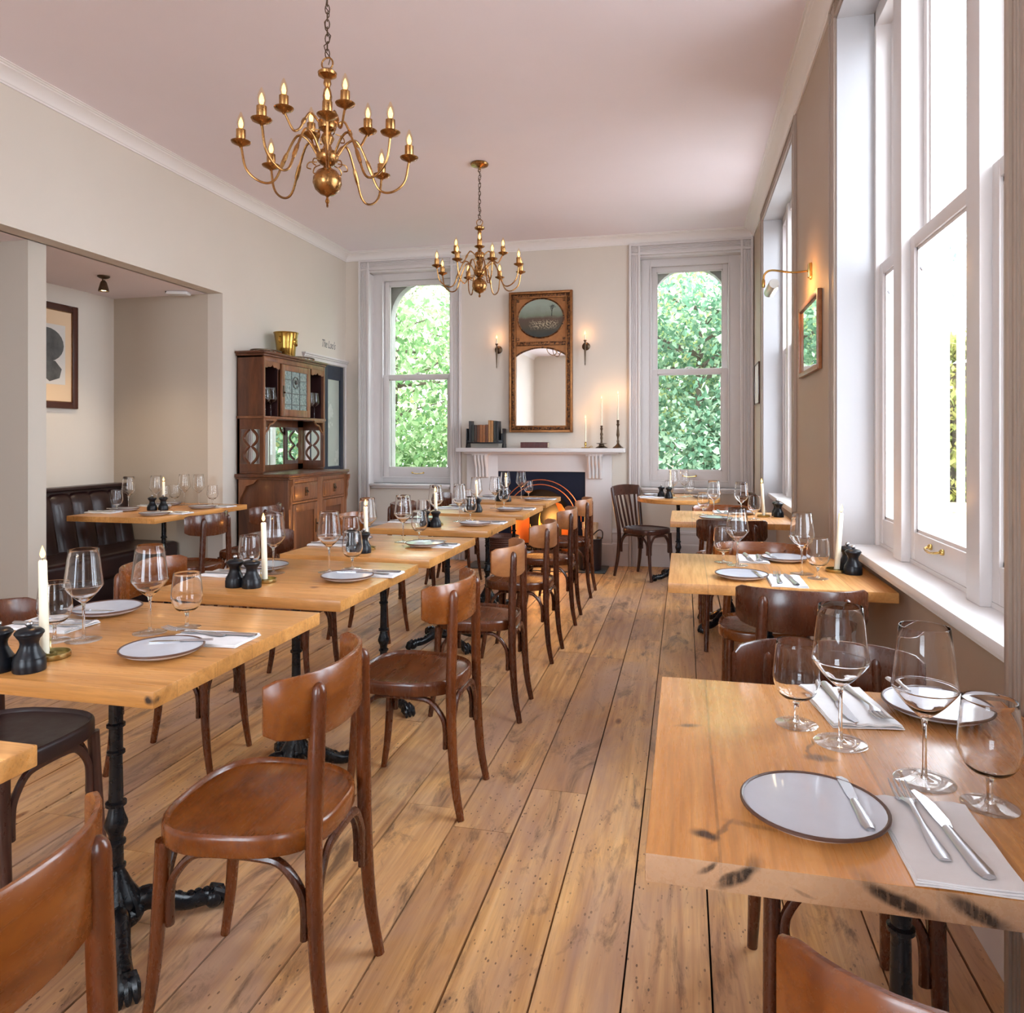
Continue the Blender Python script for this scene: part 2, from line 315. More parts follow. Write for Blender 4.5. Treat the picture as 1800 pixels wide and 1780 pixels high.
# ================================================================ mesh helpers
def finish(bm, angle=38, smooth=True):
    bmesh.ops.recalc_face_normals(bm, faces=bm.faces)
    if smooth:
        for f in bm.faces: f.smooth = True
        a = R(angle)
        for e in bm.edges:
            if len(e.link_faces) == 2:
                e.smooth = e.calc_face_angle(0) < a
            else: e.smooth = False
class MB:
    def __init__(s): s.bm = bmesh.new()
    def _tf(s, vs, M):
        if M is not None:
            for v in vs: v.co = M @ v.co
    def box(s, x0, x1, y0, y1, z0, z1, M=None, bevel=0.0, seg=2):
        b = s.bm; vs = [b.verts.new((x, y, z)) for z in (z0, z1) for y in (y0, y1) for x in (x0, x1)]
        idx = [(0, 2, 3, 1), (4, 5, 7, 6), (0, 1, 5, 4), (2, 6, 7, 3), (0, 4, 6, 2), (1, 3, 7, 5)]
        fs = [b.faces.new([vs[i] for i in q]) for q in idx]
        if bevel > 0:
            es = list({e for f in fs for e in f.edges})
            r = bmesh.ops.bevel(b, geom=es, offset=bevel, segments=seg, affect='EDGES', profile=.6)
            vs = list({v for f in r['faces'] for v in f.verts} | {v for v in vs if v.is_valid})
        s._tf(vs, M); return s
    def grid(s, rows, closed_u=False, closed_v=False, cap0=False, cap1=False):
        b = s.bm; V = [[b.verts.new(p) for p in r] for r in rows]; nu = len(V); nv = len(V[0])
        for i in range(nu if closed_u else nu - 1):
            for j in range(nv if closed_v else nv - 1):
                q = [V[i][j], V[i][(j + 1) % nv], V[(i + 1) % nu][(j + 1) % nv], V[(i + 1) % nu][j]]
                q2 = []
                for v in q:
                    if v not in q2: q2.append(v)
                if len(q2) > 2: b.faces.new(q2)
        if cap0: b.faces.new(V[0])
        if cap1: b.faces.new(V[-1])
        return s
    def lathe(s, prof, c=(0, 0, 0), seg=24, M=None):
        b = s.bm; rings = []
        for r, z in prof:
            if r < 1e-6: rings.append([b.verts.new((c[0], c[1], c[2] + z))])
            else: rings.append([b.verts.new((c[0] + r * cos(2 * pi * k / seg), c[1] + r * sin(2 * pi * k / seg), c[2] + z)) for k in range(seg)])
        for a, d in zip(rings, rings[1:]):
            for k in range(seg):
                k2 = (k + 1) % seg
                if len(a) == 1 and len(d) == 1: continue
                if len(a) == 1: b.faces.new((a[0], d[k], d[k2]))
                elif len(d) == 1: b.faces.new((a[k], a[k2], d[0]))
                else: b.faces.new((a[k], a[k2], d[k2], d[k]))
        if len(rings[0]) > 1: b.faces.new(rings[0])
        if len(rings[-1]) > 1: b.faces.new(rings[-1])
        s._tf([v for r in rings for v in r], M); return s
    def tube(s, pts, rad, seg=10, M=None, flat=1.0, closed=False, round_ends=False):
        pts = [Vector(p) for p in pts]; n = len(pts)
        rr = rad if isinstance(rad, (list, tuple)) else [rad] * n
        T = []
        for i in range(n):
            if closed: d = pts[(i + 1) % n] - pts[i - 1]
            else: d = pts[min(i + 1, n - 1)] - pts[max(i - 1, 0)]
            T.append(d.normalized() if d.length > 1e-9 else Vector((0, 0, 1)))
        up = Vector((0, 0, 1)) if abs(T[0].z) < .9 else Vector((0, 1, 0))
        nrm = (up - T[0] * up.dot(T[0])).normalized(); rings = []
        for i in range(n):
            nrm = (nrm - T[i] * nrm.dot(T[i]))
            nrm = nrm.normalized() if nrm.length > 1e-6 else T[i].orthogonal().normalized()
            bn = T[i].cross(nrm)
            rings.append([s.bm.verts.new(pts[i] + nrm * (cos(2 * pi * k / seg) * rr[i]) + bn * (sin(2 * pi * k / seg) * rr[i] * flat)) for k in range(seg)])
        m = n if closed else n - 1
        for i in range(m):
            a = rings[i]; d = rings[(i + 1) % n]
            for k in range(seg): s.bm.faces.new((a[k], a[(k + 1) % seg], d[(k + 1) % seg], d[k]))
        vs = [v for r in rings for v in r]
        if not closed:
            s.bm.faces.new(rings[0]); s.bm.faces.new(rings[-1])
        s._tf(vs, M); return s
    def prism(s, poly, a0, a1, axis='z', M=None):
        f = {'z': lambda u, v, w: (u, v, w), 'y': lambda u, v, w: (u, w, v), 'x': lambda u, v, w: (w, u, v)}[axis]
        A = [s.bm.verts.new(f(u, v, a0)) for u, v in poly]; B = [s.bm.verts.new(f(u, v, a1)) for u, v in poly]; n = len(poly)
        s.bm.faces.new(A); s.bm.faces.new(B)
        for i in range(n): s.bm.faces.new((A[i], A[(i + 1) % n], B[(i + 1) % n], B[i]))
        s._tf(A + B, M); return s
    def ball(s, c, r, seg=12, M=None, sz=1.0):
        n = seg // 2; s.lathe([(r * sin(pi * i / n), -r * sz * cos(pi * i / n)) for i in range(n + 1)], c, seg, M); return s
    def mesh(s, name, angle=38, smooth=True):
        finish(s.bm, angle, smooth); me = bpy.data.meshes.new(name); s.bm.to_mesh(me); s.bm.free(); me.materials.append(None); return me
def inst(name, me, mat, parent=None, loc=(0, 0, 0), rot=(0, 0, 0), scale=None):
    o = bpy.data.objects.new(name, me); C.objects.link(o); o.location = loc; o.rotation_euler = rot
    if scale is not None: o.scale = scale
    if parent is not None: o.parent = parent
    if mat is not None:
        o.material_slots[0].link = 'OBJECT'; o.material_slots[0].material = MATS[mat]
    return o
def build(mb, name, mat, parent=None, angle=38, smooth=True, loc=(0, 0, 0), rot=(0, 0, 0)):
    me = mb.mesh(name, angle, smooth); me.materials[0] = MATS[mat]
    o = bpy.data.objects.new(name, me); C.objects.link(o); o.location = loc; o.rotation_euler = rot
    if parent is not None: o.parent = parent
    return o
def tag(o, label=None, cat=None, group=None, kind=None):
    if label: o['label'] = label
    if cat: o['category'] = cat
    if group: o['group'] = group
    if kind: o['kind'] = kind
    return o
def thing(name, label, cat, loc=(0, 0, 0), rz=0.0, group=None, kind=None):
    o = bpy.data.objects.new(name, None); C.objects.link(o); o.location = loc; o.rotation_euler = (0, 0, rz); o.empty_display_size = .05
    return tag(o, label, cat, group, kind)
def struct(name, mb, mat, **kw):
    o = build(mb, name, mat, **kw)
    if kw.get('parent') is None: o['kind'] = 'structure'
    return o
def bez(p0, p1, p2, p3, n=8, skip=False):
    p0, p1, p2, p3 = map(Vector, (p0, p1, p2, p3)); out = []
    for i in range(1 if skip else 0, n + 1):
        t = i / n; out.append(p0 * (1 - t) ** 3 + p1 * 3 * t * (1 - t) ** 2 + p2 * 3 * t * t * (1 - t) + p3 * t ** 3)
    return out
def catmull(P, n=6):
    P = [Vector(p) for p in P]; Q = [P[0] * 2 - P[1]] + P + [P[-1] * 2 - P[-2]]; out = []
    for i in range(1, len(Q) - 2):
        a, b, c, d = Q[i - 1:i + 3]
        for k in range(n):
            t = k / n; out.append(.5 * ((2 * b) + (c - a) * t + (2 * a - 5 * b + 4 * c - d) * t * t + (3 * b - a - 3 * c + d) * t ** 3))
    out.append(P[-1]); return out
def lerpr(r, n):
    out = []
    for i in range(n):
        x = i / (n - 1) * (len(r) - 1); k = min(int(x), len(r) - 2); out.append(r[k] + (r[k + 1] - r[k]) * (x - k))
    return out
def flame_light(loc, energy, col=(1, .55, .22), r=.012, parent=None):
    l = bpy.data.lights.new('flame_light', 'POINT'); l.energy = energy; l.color = col; l.shadow_soft_size = r
    o = bpy.data.objects.new('flame_light', l); C.objects.link(o); o.location = loc
    if parent: o.parent = parent
    return o
# ================================================================ room shell
XL, XR, YB, ZC = -3.675, 0.662, 7.49, 3.35
SK = .38
def boxes(name, mat, L, **kw):
    mb = MB()
    for q in L: mb.box(*q)
    return struct(name, mb, mat, **kw)
# floor: real boards with open gaps over a dark void
mb = MB(); b = mb.bm; lay = b.faces.layers.float.new('board'); rnd = random.Random(3)
x = 0.062 - .205 * 30
while x < 1.05:
    w = .205; y = -3.0 - rnd.random() * 2
    while y < 7.62:
        ln = rnd.uniform(1.6, 4.2); y1 = min(y + ln, 7.66)
        g = rnd.choice([.003, .004, .0055, .0075]); n0 = len(b.faces)
        dz = rnd.uniform(-.0012, 0)
        vs = [b.verts.new(p) for p in ((x + g, max(y, -3) + .0012, dz), (x + w - .0012, max(y, -3) + .0012, dz), (x + w - .0012, y1 - .0012, dz), (x + g, y1 - .0012, dz))]
        lo = [b.verts.new((v.co.x, v.co.y, -.022)) for v in vs]; val = rnd.random()
        fs = [b.faces.new(vs)] + [b.faces.new((vs[i], vs[(i + 1) % 4], lo[(i + 1) % 4], lo[i])) for i in range(4)]
        for f in fs: f[lay] = val
        y = y1
        if y1 >= 7.66: break
    x += w
me = mb.mesh('floor', smooth=False); me.materials[0] = MATS['floor_boards']
fo = bpy.data.objects.new('floor', me); C.objects.link(fo); fo['kind'] = 'structure'
boxes('floor_base', 'floor_void', [(-6.1, 1.05, -3.1, 7.8, -.06, -.022)])
boxes('ceiling', 'ceiling_paint', [(-6.1, 1.06, -3.2, 7.9, ZC, ZC + .1)])
boxes('ceiling_alcove', 'ceiling_paint', [(-6.1, -3.80, 1.45, 5.3, 2.485, 2.62)])
boxes('wall_left', 'wall_paint', [(-3.815, XL, -3.0, 1.5, 0, ZC), (-3.815, XL, 1.5, 5.262, 2.485, ZC), (-3.815, XL, 5.262, 6.64, 0, ZC),
      (-3.815, XL, 7.45, YB + .05, 0, ZC), (-3.815, XL, 6.64, 7.45, 2.085, ZC)])
boxes('wall_alcove_left', 'wall_paint', [(-4.86, -4.726, 3.70, 5.262, 0, 2.485)])
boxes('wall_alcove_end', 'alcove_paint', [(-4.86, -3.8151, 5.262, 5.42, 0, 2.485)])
boxes('wall_partition', 'shaded_partition_paint', [(-6.0, -3.813, 3.572, 3.70, 0, 2.485)])
boxes('wall_niche', 'wall_paint', [(-6.1, -6.0, 1.4, 3.70, 0, 2.485), (-6.0, -3.815, 1.4, 1.5, 0, 2.485)])
boxes('wall_rear', 'wall_paint', [(-3.815, 1.05, -3.15, -3.0, 0, .8), (-3.815, 1.05, -3.15, -3.0, 3.1, ZC), (-3.815, -2.7, -3.15, -3.0, .8, 3.1),
      (-.9, 1.05, -3.15, -3.0, .8, 3.1)])
# back wall round two windows and the hearth
WLx, WRx = (-3.42, -2.39), (-.45, .55)
FX0, FX1, FZ = -1.905, -.985, .955
boxes('wall_back', 'wall_paint', [(-3.815, WLx[0], YB, 7.78, 0, ZC), (WLx[1], FX0, YB, 7.78, 0, ZC), (FX0, FX1, YB, 7.78, FZ, ZC), (FX1, WRx[0], YB, 7.78, 0, ZC),
      (WRx[1], 1.05, YB, 7.78, 0, ZC), (WLx[0], WLx[1], YB, 7.78, 3.148, ZC), (WRx[0], WRx[1], YB, 7.78, 3.148, ZC),
      (WLx[0], WLx[1], YB + .045, 7.78, 0, .80), (WRx[0], WRx[1], YB + .045, 7.78, 0, .80)])
# exterior skin with shallow arches over each back window
def arch_skin(name, xc, hw=.40, z0=2.68, r=.392):
    mb = MB(); N = 18; pts = [(xc - r, .6)] + [(xc - r * cos(pi * i / N), z0 + r * sin(pi * i / N)) for i in range(N + 1)] + [(xc + r, .6)]
    ya, yb = 7.7801, 7.90
    for (u0, v0), (u1, v1) in zip(pts, pts[1:]):
        if abs(u1 - u0) < 1e-6: continue
        mb.prism([(u0, v0), (u1, v1), (u1, 3.45), (u0, 3.45)], ya, yb, 'y')
    mb.box(xc - .62, xc - r, ya, yb, -.6, 3.45); mb.box(xc + r, xc + .62, ya, yb, -.6, 3.45); mb.box(xc - r, xc + r, ya, yb, -.6, .82)
    struct(name, mb, 'exterior_stone', smooth=False)
arch_skin('wall_exterior_left', -2.86); arch_skin('wall_exterior_right', .05)
# right wall: piers, lintels and the panels under the sills
BAYS = [(-2.2, -.3), (1.71, 3.50), (4.80, 6.60)]  # first bay holds the added fill window behind the camera
HB = 3.18
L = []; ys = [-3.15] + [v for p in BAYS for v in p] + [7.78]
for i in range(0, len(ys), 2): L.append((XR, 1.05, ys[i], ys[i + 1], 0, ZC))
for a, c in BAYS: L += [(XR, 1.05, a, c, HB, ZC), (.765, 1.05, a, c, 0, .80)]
boxes('wall_right', 'shaded_wall_paint', L)
# cornice with mitred corners
prof = [(0, 3.262), (.010, 3.262), (.010, 3.272), (.016, 3.276), (.022, 3.292), (.036, 3.310), (.056, 3.324), (.076, 3.331), (.076, 3.337), (.088, 3.340), (.092, 3.345), (.104, 3.345), (.104, 3.352), (0, 3.352)]
mb = MB(); mb.grid([[(XL + d, -3, z) for d, z in prof], [(XL + d, YB - d, z) for d, z in prof], [(XR - d, YB - d, z) for d, z in prof], [(XR - d, -3, z) for d, z in prof]], closed_v=True)
struct('trim_cornice', mb, 'cornice_paint', angle=25)
# skirting
sp_ = [(0, 0), (.022, 0), (.022, .225), (.014, .238), (.014, SK - .05), (.026, SK - .045), (.026, SK - .025), (.012, SK - .015), (.012, SK), (0, SK)]
def skirt(name, p0, p1, n, h=1.0):
    mb = MB(); mb.grid([[(p[0] + n[0] * d, p[1] + n[1] * d, z * h) for d, z in sp_] for p in (p0, p1)], closed_v=True, cap0=True, cap1=True)
    struct(name, mb, 'trim_paint', angle=25)
skirt('baseboard_back', (-.725, YB), (WRx[0] - .1, YB), (0, -1)); skirt('baseboard_back_left', (WLx[1] + .07, YB), (-2.25, YB), (0, -1))
skirt('baseboard_under_window', (WRx[0] + .02, YB + .045), (WRx[1] - .02, YB + .045), (0, -1)); skirt('baseboard_left_window', (WLx[0] + .02, YB + .045), (WLx[1] - .02, YB + .045), (0, -1))
skirt('baseboard_left', (XL, 5.262), (XL, 6.56), (1, 0)); skirt('baseboard_left_front', (XL, 1.5), (XL, -3), (1, 0))
skirt('baseboard_partition', (-3.813, 3.572), (-6, 3.572), (0, -1), .6)
skirt('baseboard_alcove', (-4.726, 5.262), (-3.83, 5.262), (0, -1), .6)
for i, (a, c) in enumerate([(-.2, 1.60), (3.61, 4.69), (6.71, 7.4)]): skirt('baseboard_right_%d' % (i + 1), (XR, a), (XR, c), (-1, 0))
for i, (a, c) in enumerate(BAYS[1:]): skirt('baseboard_bay_%d' % (i + 1), (.765, a + .01), (.765, c - .01), (-1, 0))

# ---------------------------------------------------------------- windows
def ridged(mb, x0, x1, z0, z1, side, y=0.0):
    """architrave board: side 'v' vertical, 'h' horizontal; local -y is into the room"""
    w = (x1 - x0) if side == 'v' else (z1 - z0)
    for f0, f1, d in ((.012, .988, .016), (.0, .20, .036), (.27, .34, .026), (.42, .49, .026), (.57, .64, .026), (.80, 1.0, .030)):
        if side == 'v': mb.box(x0 + w * f0, x0 + w * f1, y - d, y, z0, z1, bevel=.0025, seg=1)
        elif side == 'vr': pass
        else: mb.box(x0, x1, y - d, y, z0 + w * f0, z0 + w * f1, bevel=.0025, seg=1)
def casing(root, xo0, xi0, xi1, xo1, zi, zo, zb=0.0, mat='trim_paint', flat=1.0):
    mb = MB(); ridged(mb, xo0, xi0, zb, zo, 'v'); 
    M = Matrix.Translation((xi1 + xo1, 0, 0)) @ Matrix.Scale(-1, 4, (1, 0, 0)); m2 = MB(); ridged(m2, xi1, xo1, zb, zo, 'v')
    for v in m2.bm.verts: v.co.x = xi1 + xo1 - v.co.x
    tmp = bpy.data.meshes.new('t'); m2.bm.to_mesh(tmp); m2.bm.free(); mb.bm.from_mesh(tmp); bpy.data.meshes.remove(tmp)
    m3 = MB(); ridged(m3, xo0 + .002, xo1 - .002, zi, zo, 'h')
    for v in m3.bm.verts: v.co.z = zi + zo - v.co.z if False else v.co.z
    for v in m3.bm.verts: v.co.z = (zi + zo) - v.co.z
    for v in m3.bm.verts: v.co.y += .001
    tmp = bpy.data.meshes.new('t'); m3.bm.to_mesh(tmp); m3.bm.free(); mb.bm.from_mesh(tmp); bpy.data.meshes.remove(tmp)
    for v in mb.bm.verts: v.co.y *= flat
    return build(mb, 'casing', mat, root)
def sash(root, name, x0, x1, z0, z1, y0, y1, st=.045, top=.045, bot=.045):
    mb = MB()
    mb.box(x0, x0 + st, y0, y1, z0, z1, bevel=.004); mb.box(x1 - st, x1, y0, y1, z0, z1, bevel=.004)
    mb.box(x0 + st - .001, x1 - st + .001, y0 + .001, y1 - .001, z1 - top, z1, bevel=.003); mb.box(x0 + st - .001, x1 - st + .001, y0 + .001, y1 - .001, z0, z0 + bot, bevel=.003)
    q = .012   # glazing bead
    for (a, c, d, e) in ((x0 + st, x0 + st + q, z0 + bot, z1 - top), (x1 - st - q, x1 - st, z0 + bot, z1 - top), (x0 + st, x1 - st, z0 + bot, z0 + bot + q), (x0 + st, x1 - st, z1 - top - q, z1 - top)):
        mb.box(a, c, y0 + .010, y1 - .008, d, e)
    o = build(mb, name, 'trim_paint', root)
    g = MB(); g.box(x0 + st, x1 - st, (y0 + y1) / 2 + .004, (y0 + y1) / 2 + .007, z0 + bot, z1 - top); build(g, 'pane', 'window_glass', o, smooth=False)
    return o
def lift_handle(par, x, y, z, w=.10):
    mb = MB(); mb.tube(catmull([(x - w / 2, y, z), (x - w / 2 + .006, y - .022, z - .004), (x, y - .026, z - .010), (x + w / 2 - .006, y - .022, z - .004), (x + w / 2, y, z)], 5), .0042, 8)
    for s in (-1, 1): mb.ball((x + s * w / 2, y - .003, z), .011, 10)
    build(mb, 'lift_handle', 'brass', par)
def back_window(name, xo0, xi0, b0, b1, xi1, xo1):
    r = thing(name, None, None, (0, YB, 0), kind='structure')
    r['label'] = 'tall sash window in the back wall ' + ('left of the fireplace' if xo0 < -2 else 'right of the fireplace'); 
    casing(r, xo0, xi0, xi1, xo1, 3.15, 3.262)
    mb = MB(); d = .115    # box lining round the sashes
    xa, xb = xi0 - .015, xi1 + .04
    mb.box(xa, xa + .012, 0, d + .1, .80, 3.12); mb.box(xb - .012, xb, 0, d + .1, .80, 3.12); mb.box(xa, xb, 0, d + .1, 3.13, 3.149)
    mb.box(xa, b0, d, d + .10, .80, 3.148, bevel=.004); mb.box(b1, xb, d, d + .10, .80, 3.148, bevel=.004); mb.box(b0 - .002, b1 + .002, d, d + .10, 3.06, 3.148, bevel=.004); mb.box(b0 - .002, b1 + .002, d, d + .10, .80, .868, bevel=.004)
    mb.box(b0 - .008, b0 + .006, d - .012, d + .004, .868, 3.065, bevel=.004); mb.box(b1 - .006, b1 + .008, d - .012, d + .004, .868, 3.065, bevel=.004); mb.box(b0, b1, d - .012, d + .004, 3.052, 3.066, bevel=.004); mb.box(b0, b1, d - .012, d + .004, .858, .872, bevel=.004)
    build(mb, 'frame', 'trim_paint', r)
    mb = MB(); mb.box(xi0 + .005, xi1 - .005, -.03, d + .02, .775, .800, bevel=.006); mb.box(xi0 + .02, xi1 - .02, -.008, .06, .752, .775, bevel=.004); build(mb, 'window_sill', 'trim_paint', r)
    lo = sash(r, 'lower_sash', b0 + .004, b1 - .004, .87, 2.005, d + .012, d + .05, .062, .05, .10)
    up = sash(r, 'upper_sash', b0 + .004, b1 - .004, 1.955, 3.06, d + .055, d + .093, .05, .05, .045)
    xc = (b0 + b1) / 2
    lift_handle(lo, xc, d + .012, .918, .13)
    mb = MB(); mb.tube([(xc - .045, d + .03, 2.007), (xc - .02, d + .03, 2.022), (xc + .02, d + .03, 2.022), (xc + .045, d + .03, 2.007)], .006, 8); build(mb, 'sash_catch', 'trim_paint', lo)
back_window('window_1', -3.509, -3.387, -3.285, -2.455, -2.444, -2.325)
back_window('window_2', -.546, -.434, -.335, .432, .536, .655)
def bay_window(name, ya, yc, lights, lbl):
    """three-light sash window; local x = -world y, local y = into the wall"""
    r = thing(name, None, None, (XR, 0, 0), R(-90), kind='structure'); r['label'] = lbl
    x0, x1 = -yc, -ya
    casing(r, x0 - .105, x0 + .004, x1 - .004, x1 + .105, HB - .004, 3.258, mat='shaded_trim', flat=.5)
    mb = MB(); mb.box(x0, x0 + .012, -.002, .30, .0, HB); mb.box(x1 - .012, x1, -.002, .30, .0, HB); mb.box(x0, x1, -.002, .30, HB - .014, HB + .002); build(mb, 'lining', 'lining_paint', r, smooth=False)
    mb = MB(); mb.box(x0 + .010, x1 - .010, .036, .21, .802, .832, bevel=.006); mb.box(x0 + .012, x1 - .012, .05, .11, .785, .803, bevel=.003); build(mb, 'window_sill', 'sill_paint', r)
    mb = MB(); d = .165; edges = [x0 + .012] + [v for q in lights for v in q] + [x1 - .012]
    for i in range(0, len(edges), 2):
        a, c = edges[i], edges[i + 1]
        if c - a > .003: mb.box(a, c, .135 if 0 < i < len(edges) - 2 else .15, .30, .832, HB - .01, bevel=.005)
    mb.box(x0 + .012, x1 - .012, d, .30, .831, .848, bevel=.003); mb.box(x0 + .012, x1 - .012, .15, .30, 3.10, HB - .01, bevel=.003)
    build(mb, 'frame', 'trim_paint', r)
    for a, c in lights:
        w = c - a
        lo = sash(r, 'lower_sash', a + .003, c - .003, .848, 2.055, d, d + .04, .048, .05, .105)
        sash(r, 'upper_sash', a + .003, c - .003, 2.005, 3.10, d + .045, d + .085, .042, .05, .045)
        if w > .5: lift_handle(lo, (a + c) / 2 - .02, d, .925, .12)
        mb = MB(); mb.tube([(a + .06, d + .02, 2.0), (a + .06, d + .02, 1.93), (a + .085, d + .02, 1.91)], .004, 6); build(mb, 'cord_hook', 'steel', lo)
bay_window('window_3', 1.71, 3.50, [(-3.46, -3.13), (-3.02, -2.37), (-2.27, -1.78)], 'near three-light sash window of the right wall beside the front window table')
bay_window('window_4', 4.80, 6.60, [(-6.55, -6.23), (-6.13, -5.36), (-5.24, -4.88)], 'far three-light sash window of the right wall beyond the picture')
bay_window('window_fill_side', -2.2, -.3, [(.40, .74), (.86, 1.64), (1.76, 2.10)], 'three-light sash window added on the right wall for fill light, out of view')  # unseen bay, added to fill the room with daylight
# rear window: unseen, added as fill light from behind the camera
for nme, a, c in (('window_fill_rear', -2.7, -.9),):
    r = thing(nme, None, None, (0, -3.0, 0), kind='structure'); r['label'] = 'sash window added in the rear wall for fill light, out of view'
    mb = MB(); 
    for q in ((a, a + .06, 3.1), (c - .06, c, 3.1)): mb.box(q[0], q[1], -.12, .02, .8, 3.1)
    mb.box(a, c, -.12, .02, 3.04, 3.1); mb.box(a, c, -.12, .05, .8, .86); mb.box(a, c, -.1, 0, 1.92, 1.98); build(mb, 'frame', 'trim_paint', r, smooth=False)
    mb = MB(); mb.box(a + .06, c - .06, -.055, -.05, .86, 3.04); build(mb, 'pane', 'window_glass', r, smooth=False)
# ---------------------------------------------------------------- blue door in the left wall and its moulding
dr = thing('door_1', None, None, (XL, 0, 0), kind='structure'); dr['label'] = 'dark blue glazed door in the left wall beside the dresser'
mb = MB(); x0, x1 = -.045, -.008; ya, yb = 6.645, 7.445
for q in ((ya, ya + .09, 0, 2.08), (yb - .075, yb, 0, 2.08), (7.02, 7.09, 0, 2.08)): mb.box(x0, x1, q[0], q[1], q[2], q[3], bevel=.003)
for q in ((0, .22), (1.93, 2.08), (.90, 1.0)): mb.box(x0 + .002, x1 - .002, ya + .05, yb - .05, q[0], q[1], bevel=.003)
mb.box(-.040, -.030, ya + .08, yb - .07, .2, .92); build(mb, 'leaf', 'door_blue', dr)
mb = MB(); mb.box(-.030, -.024, ya + .09, 7.02, 1.0, 1.93); mb.box(-.030, -.024, 7.09, yb - .075, 1.0, 1.93); build(mb, 'pane', 'frosted_glass', dr, smooth=False)
mb = MB(); mb.box(-.001, .024, 6.56, 6.645, 0, 2.085, bevel=.003); mb.box(-.001, .012, 7.446, 7.486, 0, 2.085, bevel=.003); mb.box(0, .018, 6.545, 7.486, 2.085, 2.12, bevel=.003); mb.box(0, .030, 6.535, 7.487, 2.12, 2.138, bevel=.003); mb.box(0, .044, 6.525, 7.487, 2.138, 2.156, bevel=.004)
build(mb, 'frame', 'trim_paint', dr)
mb = MB(); mb.ball((.02, 6.72, 1.02), .026, 12); mb.tube([(-.008, 6.72, 1.02), (.012, 6.72, 1.02)], .009, 8); build(mb, 'door_handle', 'brass', dr)
fc = bpy.data.curves.new('wall_lettering', 'FONT'); fc.body = "The Loo's"; fc.size = .115; fc.shear = .35; fc.extrude = .0006; fc.space_character = .92; fc.align_x = 'CENTER'
fc.materials.append(MATS['sign_ink']); ftmp = bpy.data.objects.new('wall_lettering_curve', fc); C.objects.link(ftmp); bpy.context.view_layer.update()
ftm = bpy.data.meshes.new_from_object(ftmp.evaluated_get(bpy.context.evaluated_depsgraph_get())); bpy.data.objects.remove(ftmp, do_unlink=True)
ft = bpy.data.objects.new('wall_lettering', ftm); C.objects.link(ft); ft.location = (XL + .0012, 7.08, 2.255); ft.rotation_euler = (R(90), 0, R(90)); ft.scale = (.72, 1, 1)
tag(ft, 'small grey handwritten lettering on the wall above the blue door', 'lettering')
# ---------------------------------------------------------------- outside
boxes('ground', 'bounce_ground', [(-30, 30, 8.0, 40, -.75, -.70), (1.1, 30, -12, 8.0, -.75, -.70)])
mb = MB(); mb.box(1.051, 1.30, 4.08, 4.24, -.7, 3.9); mb.box(1.051, 1.33, 4.05, 4.27, 1.90, 1.98, bevel=.01); mb.box(1.051, 1.36, 4.02, 4.30, 2.05, 2.12, bevel=.01); mb.box(1.051, 1.50, 3.3, 4.7, 2.45, 2.60, bevel=.01)
struct('pillar_exterior', mb, 'exterior_white')
mb = MB(); mb.tube([(1.33, 4.02, -.7), (1.33, 4.02, 3.2)], .018, 10); o = build(mb, 'drainpipe', 'exterior_white'); tag(o, 'white drainpipe outside on the corner of the white pillar', 'pipe')
# ---------------------------------------------------------------- garden trees
def make_tree(x, y, h, cr, mat, label, seed, n=5200, ls=.085, cz=None, group='garden trees beyond the windows', trunk=.09):
    rg = random.Random(seed); root = thing('garden_tree', label, 'tree', (x, y, -.7), rg.random() * 6, group)
    mb = MB(); tips = []
    mb.tube(catmull([(0, 0, 0), (.06, .02, h * .3), (-.05, .05, h * .6), (.03, 0, h * .9)], 5), lerpr([trunk, trunk * .7, trunk * .4, .015], 16), 8)
    for k in range(26):
        a = rg.random() * 2 * pi; z0 = h * rg.uniform(.12, .85); L = cr * rg.uniform(.6, 1.05); el = rg.uniform(.1, .9)
        p = Vector((0, 0, z0)); q = p + Vector((cos(a) * L * .5, sin(a) * L * .5, L * .3 * el)); r_ = p + Vector((cos(a + .3) * L, sin(a + .3) * L, L * .65 * el))
        mb.tube(catmull([p, q, r_], 4), lerpr([.035, .018, .006], 9), 5); tips += [q, r_, (q + r_) / 2]
    build(mb, 'trunk', 'bark', root)
    bm = bmesh.new()
    cl = [t_ + Vector((rg.gauss(0, .2), rg.gauss(0, .2), rg.gauss(0, .2))) for t_ in tips for _ in range(2)]
    for i in range(n):
        c = rg.choice(cl); s_ = .30 * cr / 1.3
        p = c + Vector((rg.gauss(0, s_), rg.gauss(0, s_), rg.gauss(0, s_ * .8)))
        M = Matrix.Rotation(rg.random() * 6.3, 4, 'Z') @ Matrix.Rotation(rg.uniform(-1.3, 1.3), 4, 'X') @ Matrix.Rotation(rg.uniform(-.9, .9), 4, 'Y')
        l = ls * rg.uniform(.6, 1.3); w = l * .42
        vs = [bm.verts.new(p + (M @ Vector(q))) for q in ((0, -l * .6, 0), (w, -l * .1, .12 * l), (0, l * .7, 0), (-w, -l * .1, .12 * l))]
        bm.faces.new(vs)
    me = bpy.data.meshes.new('crown'); bm.to_mesh(me); bm.free(); me.materials.append(MATS[mat])
    o = bpy.data.objects.new('crown', me); C.objects.link(o); o.parent = root
    return root
